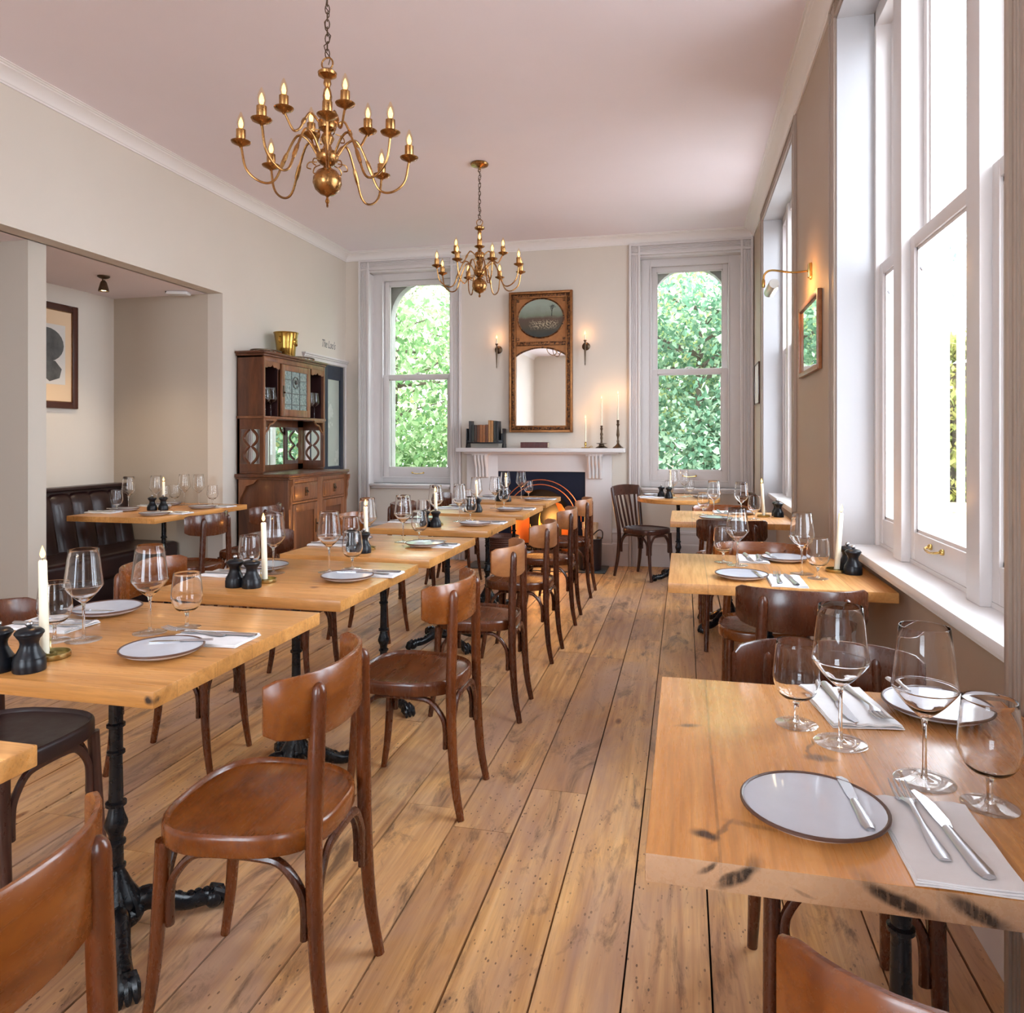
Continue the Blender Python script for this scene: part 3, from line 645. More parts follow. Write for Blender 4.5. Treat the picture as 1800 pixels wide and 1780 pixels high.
TR = [(-4.2, 10.2, 4.9, 1.5, 'leaf_green', 'bright green maple close outside the left back window', 15000, .085),
      (-5.4, 12.6, 6.2, 2.1, 'leaf_yellow', 'taller yellow-green tree behind the maple, seen through the left back window', 9000, .085),
      (-3.6, 13.4, 6.4, 2.1, 'leaf_green', 'green tree standing to the right behind the maple, left back window', 8000, .09),
      (.25, 10.6, 4.6, 1.45, 'leaf_bluegreen', 'blue-green tree close outside the right back window', 17000, .075),
      (-.8, 12.8, 6.6, 1.9, 'leaf_yellow', 'tall yellowing tree high behind the right back window', 14000, .09),
      (1.6, 13.2, 6.4, 2.2, 'leaf_bluegreen', 'dark green tree at the right edge of the right back window', 13000, .10),
      (-1.9, 15.8, 6.8, 2.6, 'leaf_green', 'broad green tree far back between both back windows', 9000, .13),
      (-7.2, 15.2, 7.0, 2.6, 'leaf_green', 'far green tree at the left edge of the left back window', 6000, .10)]
for i, (x, y, h, cr, m_, lb, n, ls) in enumerate(TR): make_tree(x, y, h, cr, m_, lb, 40 + i, n, ls)
def hedge(x0, x1, y0, y1, h, mat, label, seed, n):
    rg = random.Random(seed); root = thing('garden_hedge', label, 'hedge', ((x0 + x1) / 2, (y0 + y1) / 2, -.7)); hx, hy = (x1 - x0) / 2, (y1 - y0) / 2
    mb = MB(); mb.box(-hx * .8, hx * .8, -hy * .8, hy * .8, 0, h * .93); build(mb, 'core', 'bark', root, smooth=False)
    bm = bmesh.new()
    for i in range(n):
        f = rg.random()
        if f < .4: p = Vector((rg.uniform(-hx, hx), -hy + rg.gauss(0, .06), rg.uniform(0, h)))
        elif f < .7: p = Vector((-hx + rg.gauss(0, .06), rg.uniform(-hy, hy), rg.uniform(0, h)))
        else: p = Vector((rg.uniform(-hx, hx), rg.uniform(-hy, hy), h + rg.gauss(0, .06)))
        M = Matrix.Rotation(rg.random() * 6.3, 4, 'Z') @ Matrix.Rotation(rg.uniform(-1.4, 1.4), 4, 'X'); l = .06 * rg.uniform(.6, 1.3); w = l * .5
        bm.faces.new([bm.verts.new(p + (M @ Vector(q))) for q in ((0, -l, 0), (w, 0, 0), (0, l, 0), (-w, 0, 0))])
    me = bpy.data.meshes.new('leaves'); bm.to_mesh(me); bm.free(); me.materials.append(MATS[mat]); o = bpy.data.objects.new('leaves', me); C.objects.link(o); o.parent = root
hedge(2.75, 4.6, 8.9, 10.2, 3.05, 'leaf_hedge', 'clipped yellowing hedge seen through the near right window above the low brick wall', 91, 9000)
mb = MB(); mb.box(2.3, 3.6, 7.55, 7.80, -.7, .62); mb.box(2.26, 3.64, 7.51, 7.84, .62, .68); tag(build(mb, 'garden_wall', 'brick_low', smooth=False), 'low sandy garden wall below the hedge outside the near right window', 'wall', kind='thing')
hr = thing('neighbour_house', 'distant white house with grey slate eaves above the hedge', 'house', (3.6, 18.0, -.7))
mb = MB(); mb.box(-1.6, 1.35, -1.5, 1.5, 0, 4.75); build(mb, 'wall', 'exterior_white', hr, smooth=False)
mb = MB(); mb.prism([(-2.1, 4.75), (1.75, 4.75), (1.75, 4.95), (-.1, 6.2), (-2.1, 4.95)], -1.8, 1.8, 'y'); build(mb, 'roof', 'roof_slate', hr, smooth=False)
# ---------------------------------------------------------------- fireplace
fp = thing('fireplace', 'white painted fireplace surround with black arched cast insert and lit fire', 'fireplace', (-1.445, 7.49, 0))
def FPb(name, mat, L, bevel=.003, par=fp, smooth=True):
    mb = MB()
    for q in L: mb.box(*q, bevel=bevel)
    return build(mb, name, mat, par, smooth=smooth)
ox = -1.445
FPb('mantel_shelf', 'trim_paint', [(-2.31 - ox, -.578 - ox, -.245, .0, 1.158, 1.20), (-2.25 - ox, -.64 - ox, -.175, 0, 1.138, 1.1582)], .006)
FPb('surround', 'trim_paint', [(-2.245 - ox, FX0 - ox, -.075, 0, 0, 1.138), (FX1 - ox, -.718 - ox, -.075, 0, 0, 1.138), (FX0 - ox - .001, FX1 - ox + .001, -.075, 0, FZ, 1.138),
     (-2.265 - ox, FX0 - ox - .005, -.092, -.07, 0, .23), (FX1 - ox + .005, -.700 - ox, -.092, -.07, 0, .23)], .004)
def corbel(xc):
    mb = MB(); pr = [(-.075, 1.136), (-.075, .895), (-.085, .885), (-.098, .893), (-.106, .93), (-.108, .97), (-.118, 1.01), (-.14, 1.045), (-.155, 1.08), (-.158, 1.136)]
    for k in range(4):
        x0 = xc - .072 + k * .037; mb2 = [(y + (.006 if k % 2 else 0), z) for y, z in pr]
        N = 5
        rows = []
        for j in range(N):
            u = j / (N - 1); bul = .010 * sin(pi * u)
            rows.append([(x0 + .034 * u, y - (bul if y < -.09 else 0), z) for y, z in pr])
        mb.grid(rows, closed_v=True, cap0=True, cap1=True)
    mb.box(xc - .085, xc + .085, -.165, -.07, 1.118, 1.139, bevel=.003)
    build(mb, 'corbel', 'trim_paint', fp, angle=30)
corbel(-2.08 - ox); corbel(-.885 - ox)
# cast insert plate with arched opening
mb = MB(); N = 24; rr = .325; zc = .446; xc = -1.45 - ox; y0, y1 = -.058, -.040
pts = [(xc - rr * cos(pi * i / N), zc + rr * sin(pi * i / N)) for i in range(N + 1)]
for (u0, v0), (u1, v1) in zip(pts, pts[1:]): mb.prism([(u0, v0), (u1, v1), (u1, FZ), (u0, FZ)], y0, y1, 'y')
mb.box(FX0 - ox, xc - rr, y0, y1, 0, FZ); mb.box(xc + rr, FX1 - ox, y0, y1, 0, FZ)
build(mb, 'cast_insert', 'navy_black', fp, smooth=False)
for r_, th in ((.424, .0045), (.375, .0045)):
    mb = MB(); mb.tube([(xc - r_ * cos(pi * i / 32), y0 - .003, zc + r_ * sin(pi * i / 32)) for i in range(33)], th, 6); build(mb, 'copper_bead', 'copper_tile', fp)
mb = MB()
for i in range(1, 26):
    a = pi * i / 26; mb.ball((xc - .40 * cos(a), y0 - .002, zc + .40 * sin(a)), .008, 6)
build(mb, 'beaded_arch', 'black_gloss', fp)
FPb('firebox', 'black_satin', [(FX0 - ox, FX1 - ox, .27, .29, 0, FZ), (FX0 - ox, FX0 - ox + .02, -.04, .27, 0, FZ), (FX1 - ox - .02, FX1 - ox, -.04, .27, 0, FZ), (FX0 - ox, FX1 - ox, -.04, .27, FZ - .02, FZ), (FX0 - ox, FX1 - ox, -.04, .27, 0, .02)], 0, smooth=False)
# copper-toned cheeks
mb = MB()
for s in (-1, 1):
    rows = []
    for j in range(7):
        u = j / 6; rows.append([(xc + s * (rr - .01 - .14 * u), -.038 + .24 * u, .02), (xc + s * (rr - .01 - .14 * u), -.038 + .24 * u, .46 + .0 * u), (xc + s * (rr - .09 - .12 * u) * .9, -.038 + .24 * u, .62)])
    mb.grid(rows)
build(mb, 'copper_cheek', 'copper_tile', fp)
mb = MB()
for k in range(9): mb.tube([(xc - .2 + k * .05, -.03 - .01 * sin(k / 8 * pi), .06), (xc - .2 + k * .05, -.045 - .02 * sin(k / 8 * pi), .20)], .006, 6)
mb.tube([(xc - .22, -.035, .20), (xc, -.07, .205), (xc + .22, -.035, .20)], .009, 8); mb.tube([(xc - .22, -.03, .06), (xc, -.055, .06), (xc + .22, -.03, .06)], .009, 8)
mb.box(xc - .2, xc + .2, -.02, .2, .05, .07); build(mb, 'grate', 'cast_iron', fp)
mb = MB(); rg = random.Random(5)
for k in range(34): mb.ball((xc + rg.uniform(-.17, .17), rg.uniform(0, .17), .10 + rg.uniform(0, .09)), rg.uniform(.022, .04), 6, sz=.8)
tag(build(mb, 'coals', 'ember', fp), kind='stuff')
mb = MB()
for k in range(10): mb.ball((xc + rg.uniform(-.13, .13), rg.uniform(.0, .12), .16 + rg.uniform(0, .05)), .016, 6)
tag(build(mb, 'embers', 'ember_glow', fp), kind='stuff')
def flames(nm, mat, L):
    mb = MB()
    for (fx, fy, fh, fw, ph) in L:
        N = 9; P = []; Rr = []
        for i in range(N):
            u = i / (N - 1); P.append((xc + fx + .022 * sin(u * 5 + ph) * u, fy, .17 + fh * u)); Rr.append(max(.002, fw * (sin(pi * min(1, u * .9 + .12)) ** .9) * (1 - u * .55)))
        mb.tube(P, Rr, 8, flat=.5)
    build(mb, nm, mat, fp)
flames('flame', 'fire_glow', [(-.12, .08, .22, .035, 0), (-.03, .10, .34, .045, 1), (.07, .09, .30, .045, 2.2), (.14, .06, .20, .035, 4), (.0, .03, .24, .035, 5)])
flames('flame_core', 'fire_core', [(-.03, .05, .20, .024, 1), (.06, .05, .18, .024, 2)])
flame_light((-1.42, 7.40, .45), 9, (1, .40, .10), .08, None)
flame_light((-1.42, 7.56, .40), 16, (1, .42, .10), .08, None)
# hearth slab
mb = MB(); mb.box(-2.15, -.74, 7.0, 7.412, -.0005, .010, bevel=.003); o = build(mb, 'hearth_slab', 'slate'); tag(o, 'flat grey slate hearth slab on the floorboards before the fireplace', 'hearth')
# coal scuttle with logs
sc = thing('log_scuttle', 'black metal scuttle holding logs, right of the fire on the hearth', 'scuttle', (-.905, 7.17, .011))
mb = MB(); mb.lathe([(.0, .0), (.105, .0), (.112, .004), (.118, .30), (.122, .305), (.118, .31), (.112, .305), (.106, .012), (0, .012)], seg=24); build(mb, 'body', 'scuttle_black', sc)
mb = MB(); mb.tube(catmull([(-.0, -.118, .30), (.05, -.122, .36), (.10, -.1, .40), (.125, -.02, .37), (.118, .03, .30)], 6), .006, 8); build(mb, 'handle', 'black_gloss', sc)
def log(x, y, z, r, L, rz, rx, lb):
    mb = MB(); mb.tube([(0, -L / 2, 0), (0, -L / 6, .004), (0, L / 5, -.004), (0, L / 2, 0)], [r, r * 1.04, r * .97, r], 9)
    o = build(mb, 'firewood_log', 'log_wood', loc=(x, y, z), rot=(rx, 0, rz)); tag(o, lb, 'log', 'logs in the scuttle')
log(-.945, 7.16, .345, .032, .26, .3, 1.15, 'pale split log leaning left in the black scuttle')
log(-.865, 7.19, .345, .030, .25, -.2, 1.3, 'pale split log leaning right in the black scuttle')
log(-.90, 7.12, .35, .026, .20, 1.4, .9, 'short thick log at the front of the black scuttle')
# woven basket left of fire
bk = thing('wicker_basket', 'dark brown woven basket on the floor left of the fire behind the tables', 'basket', (-1.76, 7.03, .011))
mb = MB(); n = 14
prof_ = [(.0, .0), (.155, .0)]
for i in range(n): z = .01 + i * .021; prof_ += [(.158 + .012 * (i / n), z), (.165 + .012 * (i / n), z + .010)]
prof_ += [(.172, .305), (.16, .315), (.150, .30), (.14, .02), (0, .02)]
mb.lathe(prof_, seg=26); build(mb, 'body', 'basket_weave', bk, angle=60)
mb = MB(); mb.tube([(.168 * cos(a), .168 * sin(a), .315) for a in [2 * pi * i / 24 for i in range(24)]], .010, 6, closed=True); build(mb, 'rim', 'basket_weave', bk)
# ---------------------------------------------------------------- trumeau mirror
mr = thing('wall_mirror', 'tall gilt mirror with oval painting above the glass, hung over the mantel', 'mirror', (-1.456, YB - .002, 1.36))
hw, H = .336, 1.468
def rect_frame(mb, x0, x1, z0, z1, w, y0, y1, bev=.005):
    mb.box(x0, x0 + w, y0, y1, z0, z1, bevel=bev); mb.box(x1 - w, x1, y0, y1, z0, z1, bevel=bev); mb.box(x0 + w - .002, x1 - w + .002, y0 + .001, y1 - .001, z0, z0 + w, bevel=bev); mb.box(x0 + w - .002, x1 - w + .002, y0 + .001, y1 - .001, z1 - w, z1, bevel=bev)
mb = MB(); rect_frame(mb, -hw, hw, 0, H, .026, -.055, 0); rect_frame(mb, -hw + .058, hw - .058, .058, H - .055, .014, -.046, 0); build(mb, 'frame', 'gilt', mr)
mb = MB(); rect_frame(mb, -hw + .024, hw - .024, .024, H - .024, .038, -.040, 0, .012); mb.box(-hw + .06, hw - .06, -.042, -.004, .905, .945, bevel=.008)
for k in range(60):
    z = .03 + k * (H - .06) / 59
    for s in (-1, 1): mb.ball((s * (hw - .042), -.040, z), .0075, 6)
for k in range(24): mb.ball((-hw + .05 + k * (2 * hw - .1) / 23, -.042, .042), .0085, 6)
for sx in (-1, 1):
    for zz in (.975, 1.375):
        mb.box(sx * (hw - .075) - .03, sx * (hw - .075) + .03, -.038, -.006, zz - .012, zz + .012, bevel=.003); mb.box(sx * (hw - .060) - .014, sx * (hw - .060) + .014, -.037, -.006, zz - .03, zz + .03, bevel=.003)
build(mb, 'carved_moulding', 'gilt_carved', mr)
mb = MB(); mb.box(-hw + .05, hw - .05, -.018, -.002, .90, H - .05); build(mb, 'panel', 'gilt_panel', mr, smooth=False)
mb = MB(); oc = (0, 1.190); ra, rb_ = .243, .205; N = 40
mb.prism([(ra * cos(2 * pi * i / N), oc[1] + rb_ * sin(2 * pi * i / N)) for i in range(N)], -.024, -.016, 'y'); op = build(mb, 'oval_painting', 'landscape_painting', mr, smooth=False); op['label'] = 'oval landscape painting with a bare tree'
mb = MB(); mb.tube([(ra * cos(2 * pi * i / N), -.024, oc[1] + rb_ * sin(2 * pi * i / N)) for i in range(N)], .008, 6, closed=True); build(mb, 'oval_rim', 'gilt_carved', mr)
mb = MB(); rg = random.Random(9)
def twig(p, a, l, r_, d):
    q = (p[0] + cos(a) * l, -.0248, p[2] + sin(a) * l); mb.tube([p, q], [r_, r_ * .6], 5)
    if d > 0:
        for k in range(3): twig(q, a + rg.uniform(-.75, .75), l * rg.uniform(.55, .8), r_ * .6, d - 1)
twig((.115, -.0248, 1.21), pi / 2 - .05, .045, .004, 4); build(mb, 'painted_tree', 'black_satin', op)
# mirror glass with arched top
mb = MB(); x0, x1 = -hw + .070, hw - .070; zs, zt = .800, .885; N = 20
arc = [(x0 + (x1 - x0) * i / N, zs + (zt - zs) * sin(pi * i / N) ** .8) for i in range(N + 1)]
mb.prism([(x0, .07), (x1, .07)] + arc[::-1], -.016, -.010, 'y'); build(mb, 'mirror_glass', 'mirror_glass', mr, smooth=False)
mb = MB()
for (u0, v0), (u1, v1) in zip(arc, arc[1:]): mb.prism([(u0, v0), (u1, v1), (u1, .912), (u0, .912)], -.020, -.004, 'y')
build(mb, 'arched_spandrel', 'gilt_panel', mr, smooth=False)
mb = MB(); mb.tube([(u, -.022, v) for u, v in arc], .008, 6); build(mb, 'arch_bead', 'gilt_carved', mr)
# ---------------------------------------------------------------- candle prototypes
def candle_mesh(h, r=.0108, r2=.0095): mb = MB(); mb.lathe([(r, 0), (r * .99, h * .3), (r2, h - .003), (r2 * .8, h), (r2 * .3, h - .001)], seg=14); return mb.mesh('wax')
def flame_mesh(h=.032, r=.0065): mb = MB(); mb.lathe([(0, 0), (r * .6, h * .08), (r, h * .28), (r * .82, h * .5), (r * .42, h * .75), (0, h)], seg=10); return mb.mesh('flame')
FM = flame_mesh(); mbw = MB(); mbw.tube([(0, 0, -.002), (.001, 0, .008)], .0009, 5); WM = mbw.mesh('wick')
CMs = {}
def add_candle(parent_loc, h, label, group, energy=.6, tilt=(0, 0), name='candle', r=.0108, cat='candle', fs=1.0):
    root = thing(name, label, cat, parent_loc, 0, group); root.rotation_euler = (tilt[0], tilt[1], 0)
    key = (round(h, 3), r)
    if key not in CMs: CMs[key] = candle_mesh(h, r, r * .88)
    inst('wax', CMs[key], 'candle_wax', root); inst('wick', WM, 'wick', root, (0, 0, h)); inst('flame', FM, 'flame_glow', root, (0, 0, h + .005), scale=(fs, fs, fs))
    flame_light((0, 0, h + .022), energy, parent=root); return root
# candlesticks on the mantel
def stick(x, y, prof_, mat, ch, label, clabel, extra=None, cr=.0085, e=.9):
    r = thing('candlestick', label, 'candlestick', (x, y, 1.2005), 0, 'candlesticks on the mantel shelf')
    mb = MB(); mb.lathe(prof_, seg=20); build(mb, 'stem', mat, r)
    if extra: extra(r)
    add_candle((x, y, 1.2005 + prof_[-1][1] + .0005), ch, clabel, 'lit candles on the mantel shelf', e, r=cr, fs=.95)
def chamber(r):
    mb = MB(); mb.tube(catmull([(.035, -.01, .006), (.06, -.02, .02), (.072, -.02, .012), (.06, -.02, .005), (.040, -.012, .005)], 4), .0025, 6); build(mb, 'finger_loop', 'brass', r)
stick(-.975, 7.36, [(0, 0), (.042, 0), (.045, .006), (.038, .008), (.010, .009), (.007, .02), (.012, .028), (.013, .045), (.009, .052), (.012, .06), (.009, .062)], 'brass', .235, 'short brass chamberstick at the left of the three on the mantel', 'lit candle in the short brass chamberstick on the mantel', chamber)
stick(-.812, 7.36, [(0, 0), (.062, 0), (.060, .006), (.03, .022), (.024, .04), (.052, .045), (.052, .049), (.012, .052), (.009, .08), (.014, .10), (.010, .12), (.016, .14), (.009, .16), (.009, .18), (.015, .195), (.010, .205), (.013, .225), (.009, .227)], 'dark_bronze', .265, 'dark iron candlestick with wide drip pan, middle of the mantel three', 'tall lit candle in the dark candlestick with drip pan')
stick(-.648, 7.36, [(0, 0), (.055, 0), (.052, .008), (.035, .02), (.018, .035), (.010, .05), (.014, .07), (.008, .085), (.010, .11), (.016, .13), (.012, .17), (.008, .21), (.010, .225), (.018, .235), (.011, .245), (.014, .28), (.010, .282)], 'dark_bronze', .255, 'tallest dark turned candlestick at the right end of the mantel', 'tall lit candle in the right-hand turned candlestick on the mantel')
# book rack with books
rk = thing('book_rack', 'black wooden book rack holding old volumes at the left of the mantel', 'rack', (-2.02, 7.37, 1.2005))
mb = MB(); mb.box(-.20, .20, -.065, .065, .045, .058, bevel=.003); mb.box(-.20, .20, .05, .062, .05, .15, bevel=.003)
for s in (-1, 1):
    mb.box(s * .195 - .007, s * .195 + .007, -.06, .06, .02, .20, bevel=.004); mb.prism([(-.07, 0), (.07, 0), (.06, .04), (-.055, .04)], s * .195 - .008, s * .195 + .008, 'x')
mb.box(-.19, .19, -.062, -.05, .05, .080, bevel=.003); build(mb, 'rack_frame', 'black_satin', rk)
bd = [(.030, .225, 0), (.028, .185, 5), (.028, .182, 1), (.028, .184, 2), (.030, .184, 3), (.028, .180, 3), (.030, .186, 2), (.026, .232, 4), (.028, .228, 4), (.026, .226, 5), (.030, .222, 0)]
desc = ['tall black book at the left end of the mantel rack', 'short dark green book next to the tall black one', 'short brown-black book, third in the mantel rack', 'short reddish brown book left of the tan ones', 'first short tan leather book in the mantel rack', 'second short tan leather book in the mantel rack', 'short red-brown book left of the tall orange pair', 'left tall orange-tan book in the mantel rack', 'right tall orange-tan book in the mantel rack', 'tall dark green book right of the orange pair', 'tall black book at the right end of the mantel rack']
bx = -2.02 - .172
for (w, h, c), dsc in zip(bd, desc):
    r = thing('old_book', dsc, 'book', (bx + w / 2, 7.365, 1.2588), 0, 'old books in the mantel rack'); h *= .98
    mb = MB(); mb.box(-w / 2 + .001, w / 2 - .001, -.058, -.052, 0, h, bevel=.002); mb.box(-w / 2 + .001, -w / 2 + .004, -.055, .045, 0, h); mb.box(w / 2 - .004, w / 2 - .001, -.055, .045, 0, h)
    for k in range(4): mb.box(-w / 2 + .0012, w / 2 - .0012, -.0605, -.057, h * (.18 + .2 * k), h * (.18 + .2 * k) + .005)
    build(mb, 'cover', 'book_cloth_%d' % c, r); mb = MB(); mb.box(-w / 2 + .004, w / 2 - .004, -.052, .042, .003, h - .004); build(mb, 'pages', 'page_paper', r, smooth=False)
    bx += w + .0012
r = thing('old_book', 'old brown bound book lying flat in the middle of the mantel', 'book', (-1.50, 7.37, 1.2005), .06)
mb = MB(); mb.box(-.14, .14, -.062, -.055, 0, .058, bevel=.003); mb.box(-.14, .14, -.06, .07, 0, .004); mb.box(-.14, .14, -.06, .07, .054, .058)
for k in range(5): mb.box(-.11 + k * .053, -.103 + k * .053, -.066, -.06, .001, .057)
build(mb, 'cover', 'book_cloth_6', r); mb = MB(); mb.box(-.136, .136, -.055, .066, .004, .054); build(mb, 'pages', 'page_paper', r, smooth=False)
# candle sconces beside the mirror
def sconce(x, z, lb):
    r = thing('wall_sconce', lb, 'wall light', (x, YB, z), 0, 'candle sconces either side of the mirror')
    mb = MB(); mb.lathe([(0, 0), (.040, 0), (.042, .006), (.034, .014), (.018, .018), (0, .020)], seg=20, M=Matrix.Rotation(pi / 2, 4, 'X')); build(mb, 'wall_plate', 'dark_bronze', r)
    mb = MB(); mb.tube(catmull([(0, -.015, 0), (0, -.06, -.01), (0, -.085, .02), (0, -.085, .05)], 5), .0055, 8); mb.lathe([(.002, -.205), (.006, -.19), (.005, -.18), (.008, -.10), (.011, -.02), (.009, .0), (.006, .03), (.011, .045), (.018, .052), (.013, .056)], (0, -.085, 0), 14); build(mb, 'arm', 'dark_bronze', r)
    mb = MB(); mb.lathe([(.0085, .056), (.0085, .105), (.004, .106)], (0, -.085, 0), 12); build(mb, 'candle_tube', 'candle_wax', r)
    inst('flame', FM, 'flame_glow', r, (0, -.085, .108), scale=(1.15, 1.15, 1.3)); flame_light((0, -.085, .13), .95, (1, .48, .18), parent=r)
sconce(-1.915, 2.235, 'bronze candle sconce on the wall left of the mirror'); sconce(-.985, 2.245, 'bronze candle sconce on the wall right of the mirror')
# ---------------------------------------------------------------- chandeliers
def chandelier(loc, rz0, ru, zc, label):
    """loc z = bottom finial; centre x,y"""
    r = thing('chandelier', label, 'chandelier', loc, 0, 'brass candle chandeliers')
    mb = MB()
    mb.lathe([(0, 0), (.006, .004), (.009, .012), (.006, .02), (.004, .028), (.010, .034), (.028, .040), (.048, .058), (.057, .082), (.055, .105), (.040, .130), (.018, .142), (.014, .152), (.026, .158), (.040, .172), (.045, .190), (.040, .205), (.030, .212), (.020, .218), (.014, .235), (.022, .250), (.027, .262), (.022, .274), (.014, .284), (.020, .292), (.034, .300), (.038, .318), (.033, .334), (.016, .345), (.011, .370), (.016, .40), (.019, .43), (.014, .452), (.010, .465), (.016, .480), (.013, .497), (.020, .503), (.036, .512), (.038, .522), (.026, .533), (.008, .540), (0, .541)], seg=24)
    build(mb, 'central_column', 'aged_brass', r)
    mb = MB(); mb.tube([(.024 * cos(a), 0, .560 + .024 * sin(a)) for a in [2 * pi * i / 18 for i in range(18)]], .0035, 6, closed=True); build(mb, 'suspension_ring', 'aged_brass', r)
    # arms
    def arm(ang, R_, zh, zpk, zlo, zcup, rh, nm):
        P = catmull([(rh, 0, zh), (rh + (R_ - rh) * .13, 0, zpk - .008), (rh + (R_ - rh) * .27, 0, zpk), (rh + (R_ - rh) * .42, 0, (zpk + zlo) / 2 + .01), (rh + (R_ - rh) * .56, 0, zlo + .012), (rh + (R_ - rh) * .74, 0, zlo), (rh + (R_ - rh) * .93, 0, zlo + .045), (R_, 0, zcup)], 7)
        key = nm
        if key not in AM:
            m1 = MB(); m1.tube(P, .0048, 8)
            k = int(len(P) * .42); m1.tube([P[k - 1], P[k], P[k + 2], P[k + 3]], [.006, .0085, .0085, .006], 8)
            m1.tube(catmull([(rh + .0, 0, zh - .03), (rh + .03, 0, zh - .035), (rh + .038, 0, zh - .055), (rh + .022, 0, zh - .06)], 4), .0026, 5)
            m2 = MB(); m2.lathe([(.004, -.012), (.008, -.006), (.012, -.004), (.034, .006), (.038, .012), (.036, .013), (.017, .008), (.0180, .010), (.0180, .058), (.010, .059)], (R_, 0, zcup), 18)
            m3 = MB(); m3.lathe([(.007, .059), (.012, .068), (.0158, .082), (.0135, .099), (.0075, .114), (.0025, .126), (0, .128)], (R_, 0, zcup), 12)
            m4 = MB(); m4.lathe([(0, .062), (.0065, .068), (.0088, .080), (.0065, .093), (.0, .108)], (R_, 0, zcup), 8)
            AM[key] = (m1.mesh('arm'), m2.mesh('candle_cup'), m3.mesh('bulb'), m4.mesh('filament'))
        a_, c_, b_, f_ = AM[key]
        ao = inst('arm', a_, 'aged_brass', r, rot=(0, 0, ang)); inst('candle_cup', c_, 'aged_brass', ao); bo = inst('bulb', b_, 'bulb_glass', ao); inst('filament', f_, 'filament_glow', ao)
        flame_light((R_, 0, zcup + .088), .55, (1, .58, .24), .008, ao)
    for k in range(8): arm(rz0 + k * pi / 4, .325, .195, .258, .068, .205, .040, 'lower')
    for k in range(4): arm(ru + k * pi / 2, .175, .318, .345, .262, .325, .034, 'upper')
    # chain and flex
    z = .583; i = 0; top = zc - loc[2] - .045; mb = MB()
    while z < top:
        ring = [(.0085 * cos(a), 0, z + .017 + .019 * sin(a)) for a in [2 * pi * k / 12 for k in range(12)]]
        mb.tube(ring, .0023, 5, closed=True, M=Matrix.Rotation((i % 2) * pi / 2 + .4, 4, 'Z')); z += .0295; i += 1
    build(mb, 'chain', 'dark_bronze', r)
    mb = MB(); n = 24; mb.tube([(.012 * sin(k * 1.7) , .010 * cos(k * 1.3), .56 + (top + .04 - .56) * k / n) for k in range(n + 1)], .0022, 5); build(mb, 'flex', 'dark_bronze', r)
    mb = MB(); mb.lathe([(0, -.05), (.008, -.048), (.010, -.035), (.030, -.026), (.062, -.018), (.068, -.008), (.064, -.0005), (0, 0)], (0, 0, zc - loc[2]), 24); build(mb, 'ceiling_rose', 'aged_brass', r)
AM = {}
chandelier((-1.385, 2.66, 2.232), R(-62.5), R(-40.5), 3.3498, 'large brass candle chandelier nearest, its chain running out of the top of the photo')
chandelier((-1.487, 5.24, 2.348), R(-58.2), R(-74.2), 3.3498, 'brass candle chandelier farther back, whole chain and ceiling rose showing')
# ---------------------------------------------------------------- dresser
ds = thing('dresser', 'carved oak dresser with leaded glass door against the left wall', 'dresser', (XL + .01, 5.97, 0), 0)
def D(name, mat, L, par=ds, bevel=.004, kind=None):
    mb = MB()
    for q in L: mb.box(*q, bevel=bevel)
    return build(mb, name, mat, par)
y0, y1 = -.53, .53     # relative to 5.97 -> 5.44..6.50
xf, xu = .475, .245    # depth of base and of upper
D('base_carcass', 'dresser_oak', [(0, xf, y0, y0 + .022, .0, .965), (0, xf, y1 - .022, y1, .0, .965), (0, .02, y0, y1, .0, .965), (0, xf - .01, y0, y1, .06, .09), (xf - .05, xf - .004, y0, y1, .0, .07)])
D('worktop', 'dresser_oak', [(-.005, xf + .03, y0 - .03, y1 + .02, .972, 1.0), (-.005, xf + .018, y0 - .018, y1 + .012, .955, .972)], bevel=.007)
D('face_frame', 'dresser_oak_front', [(xf - .004, xf + .010, y0 + .001, y0 + .06, .0, .955), (xf - .004, xf + .010, y1 - .06, y1 - .001, .0, .955), (xf - .004, xf + .011, -.05, .05, .0, .955), (xf - .004, xf + .009, y0 + .05, y1 - .05, .745, .765), (xf - .004, xf + .009, y0 + .05, y1 - .05, .0, .08), (xf - .004, xf + .009, y0 + .05, y1 - .05, .92, .955)])
for s, (a, c) in ((0, (y0 + .062, -.052)), (1, (.052, y1 - .062))):
    dw = D('drawer', 'dresser_oak_front', [(xf - .01, xf + .013, a, c, .768, .918), (xf + .005, xf + .019, a + .02, c - .02, .785, .90)]); yc = (a + c) / 2
    mb = MB(); mb.box(xf + .019, xf + .024, yc - .022, yc + .022, .805, .880, bevel=.004); mb.tube([(xf + .024, yc - .012, .855), (xf + .036, yc - .012, .835), (xf + .036, yc + .012, .835), (xf + .024, yc + .012, .855)], .004, 6); build(mb, 'drawer_pull', 'dark_bronze', dw)
    do = D('door', 'dresser_oak_front', [(xf - .01, xf + .013, a, a + .055, .085, .742), (xf - .01, xf + .013, c - .055, c, .085, .742), (xf - .01, xf + .012, a, c, .085, .15), (xf - .01, xf + .012, a, c, .675, .742)])
    mb = MB(); mb.box(xf - .008, xf + .002, a + .05, c - .05, .14, .68); build(mb, 'door_panel', 'dresser_oak', do, smooth=False)
    ye = c - .028 if s == 0 else a + .028
    mb = MB(); mb.box(xf + .013, xf + .018, ye - .014, ye + .014, .47, .59, bevel=.003); mb.ball((xf + .028, ye, .55), .010, 8); build(mb, 'door_pull', 'dark_bronze', do)
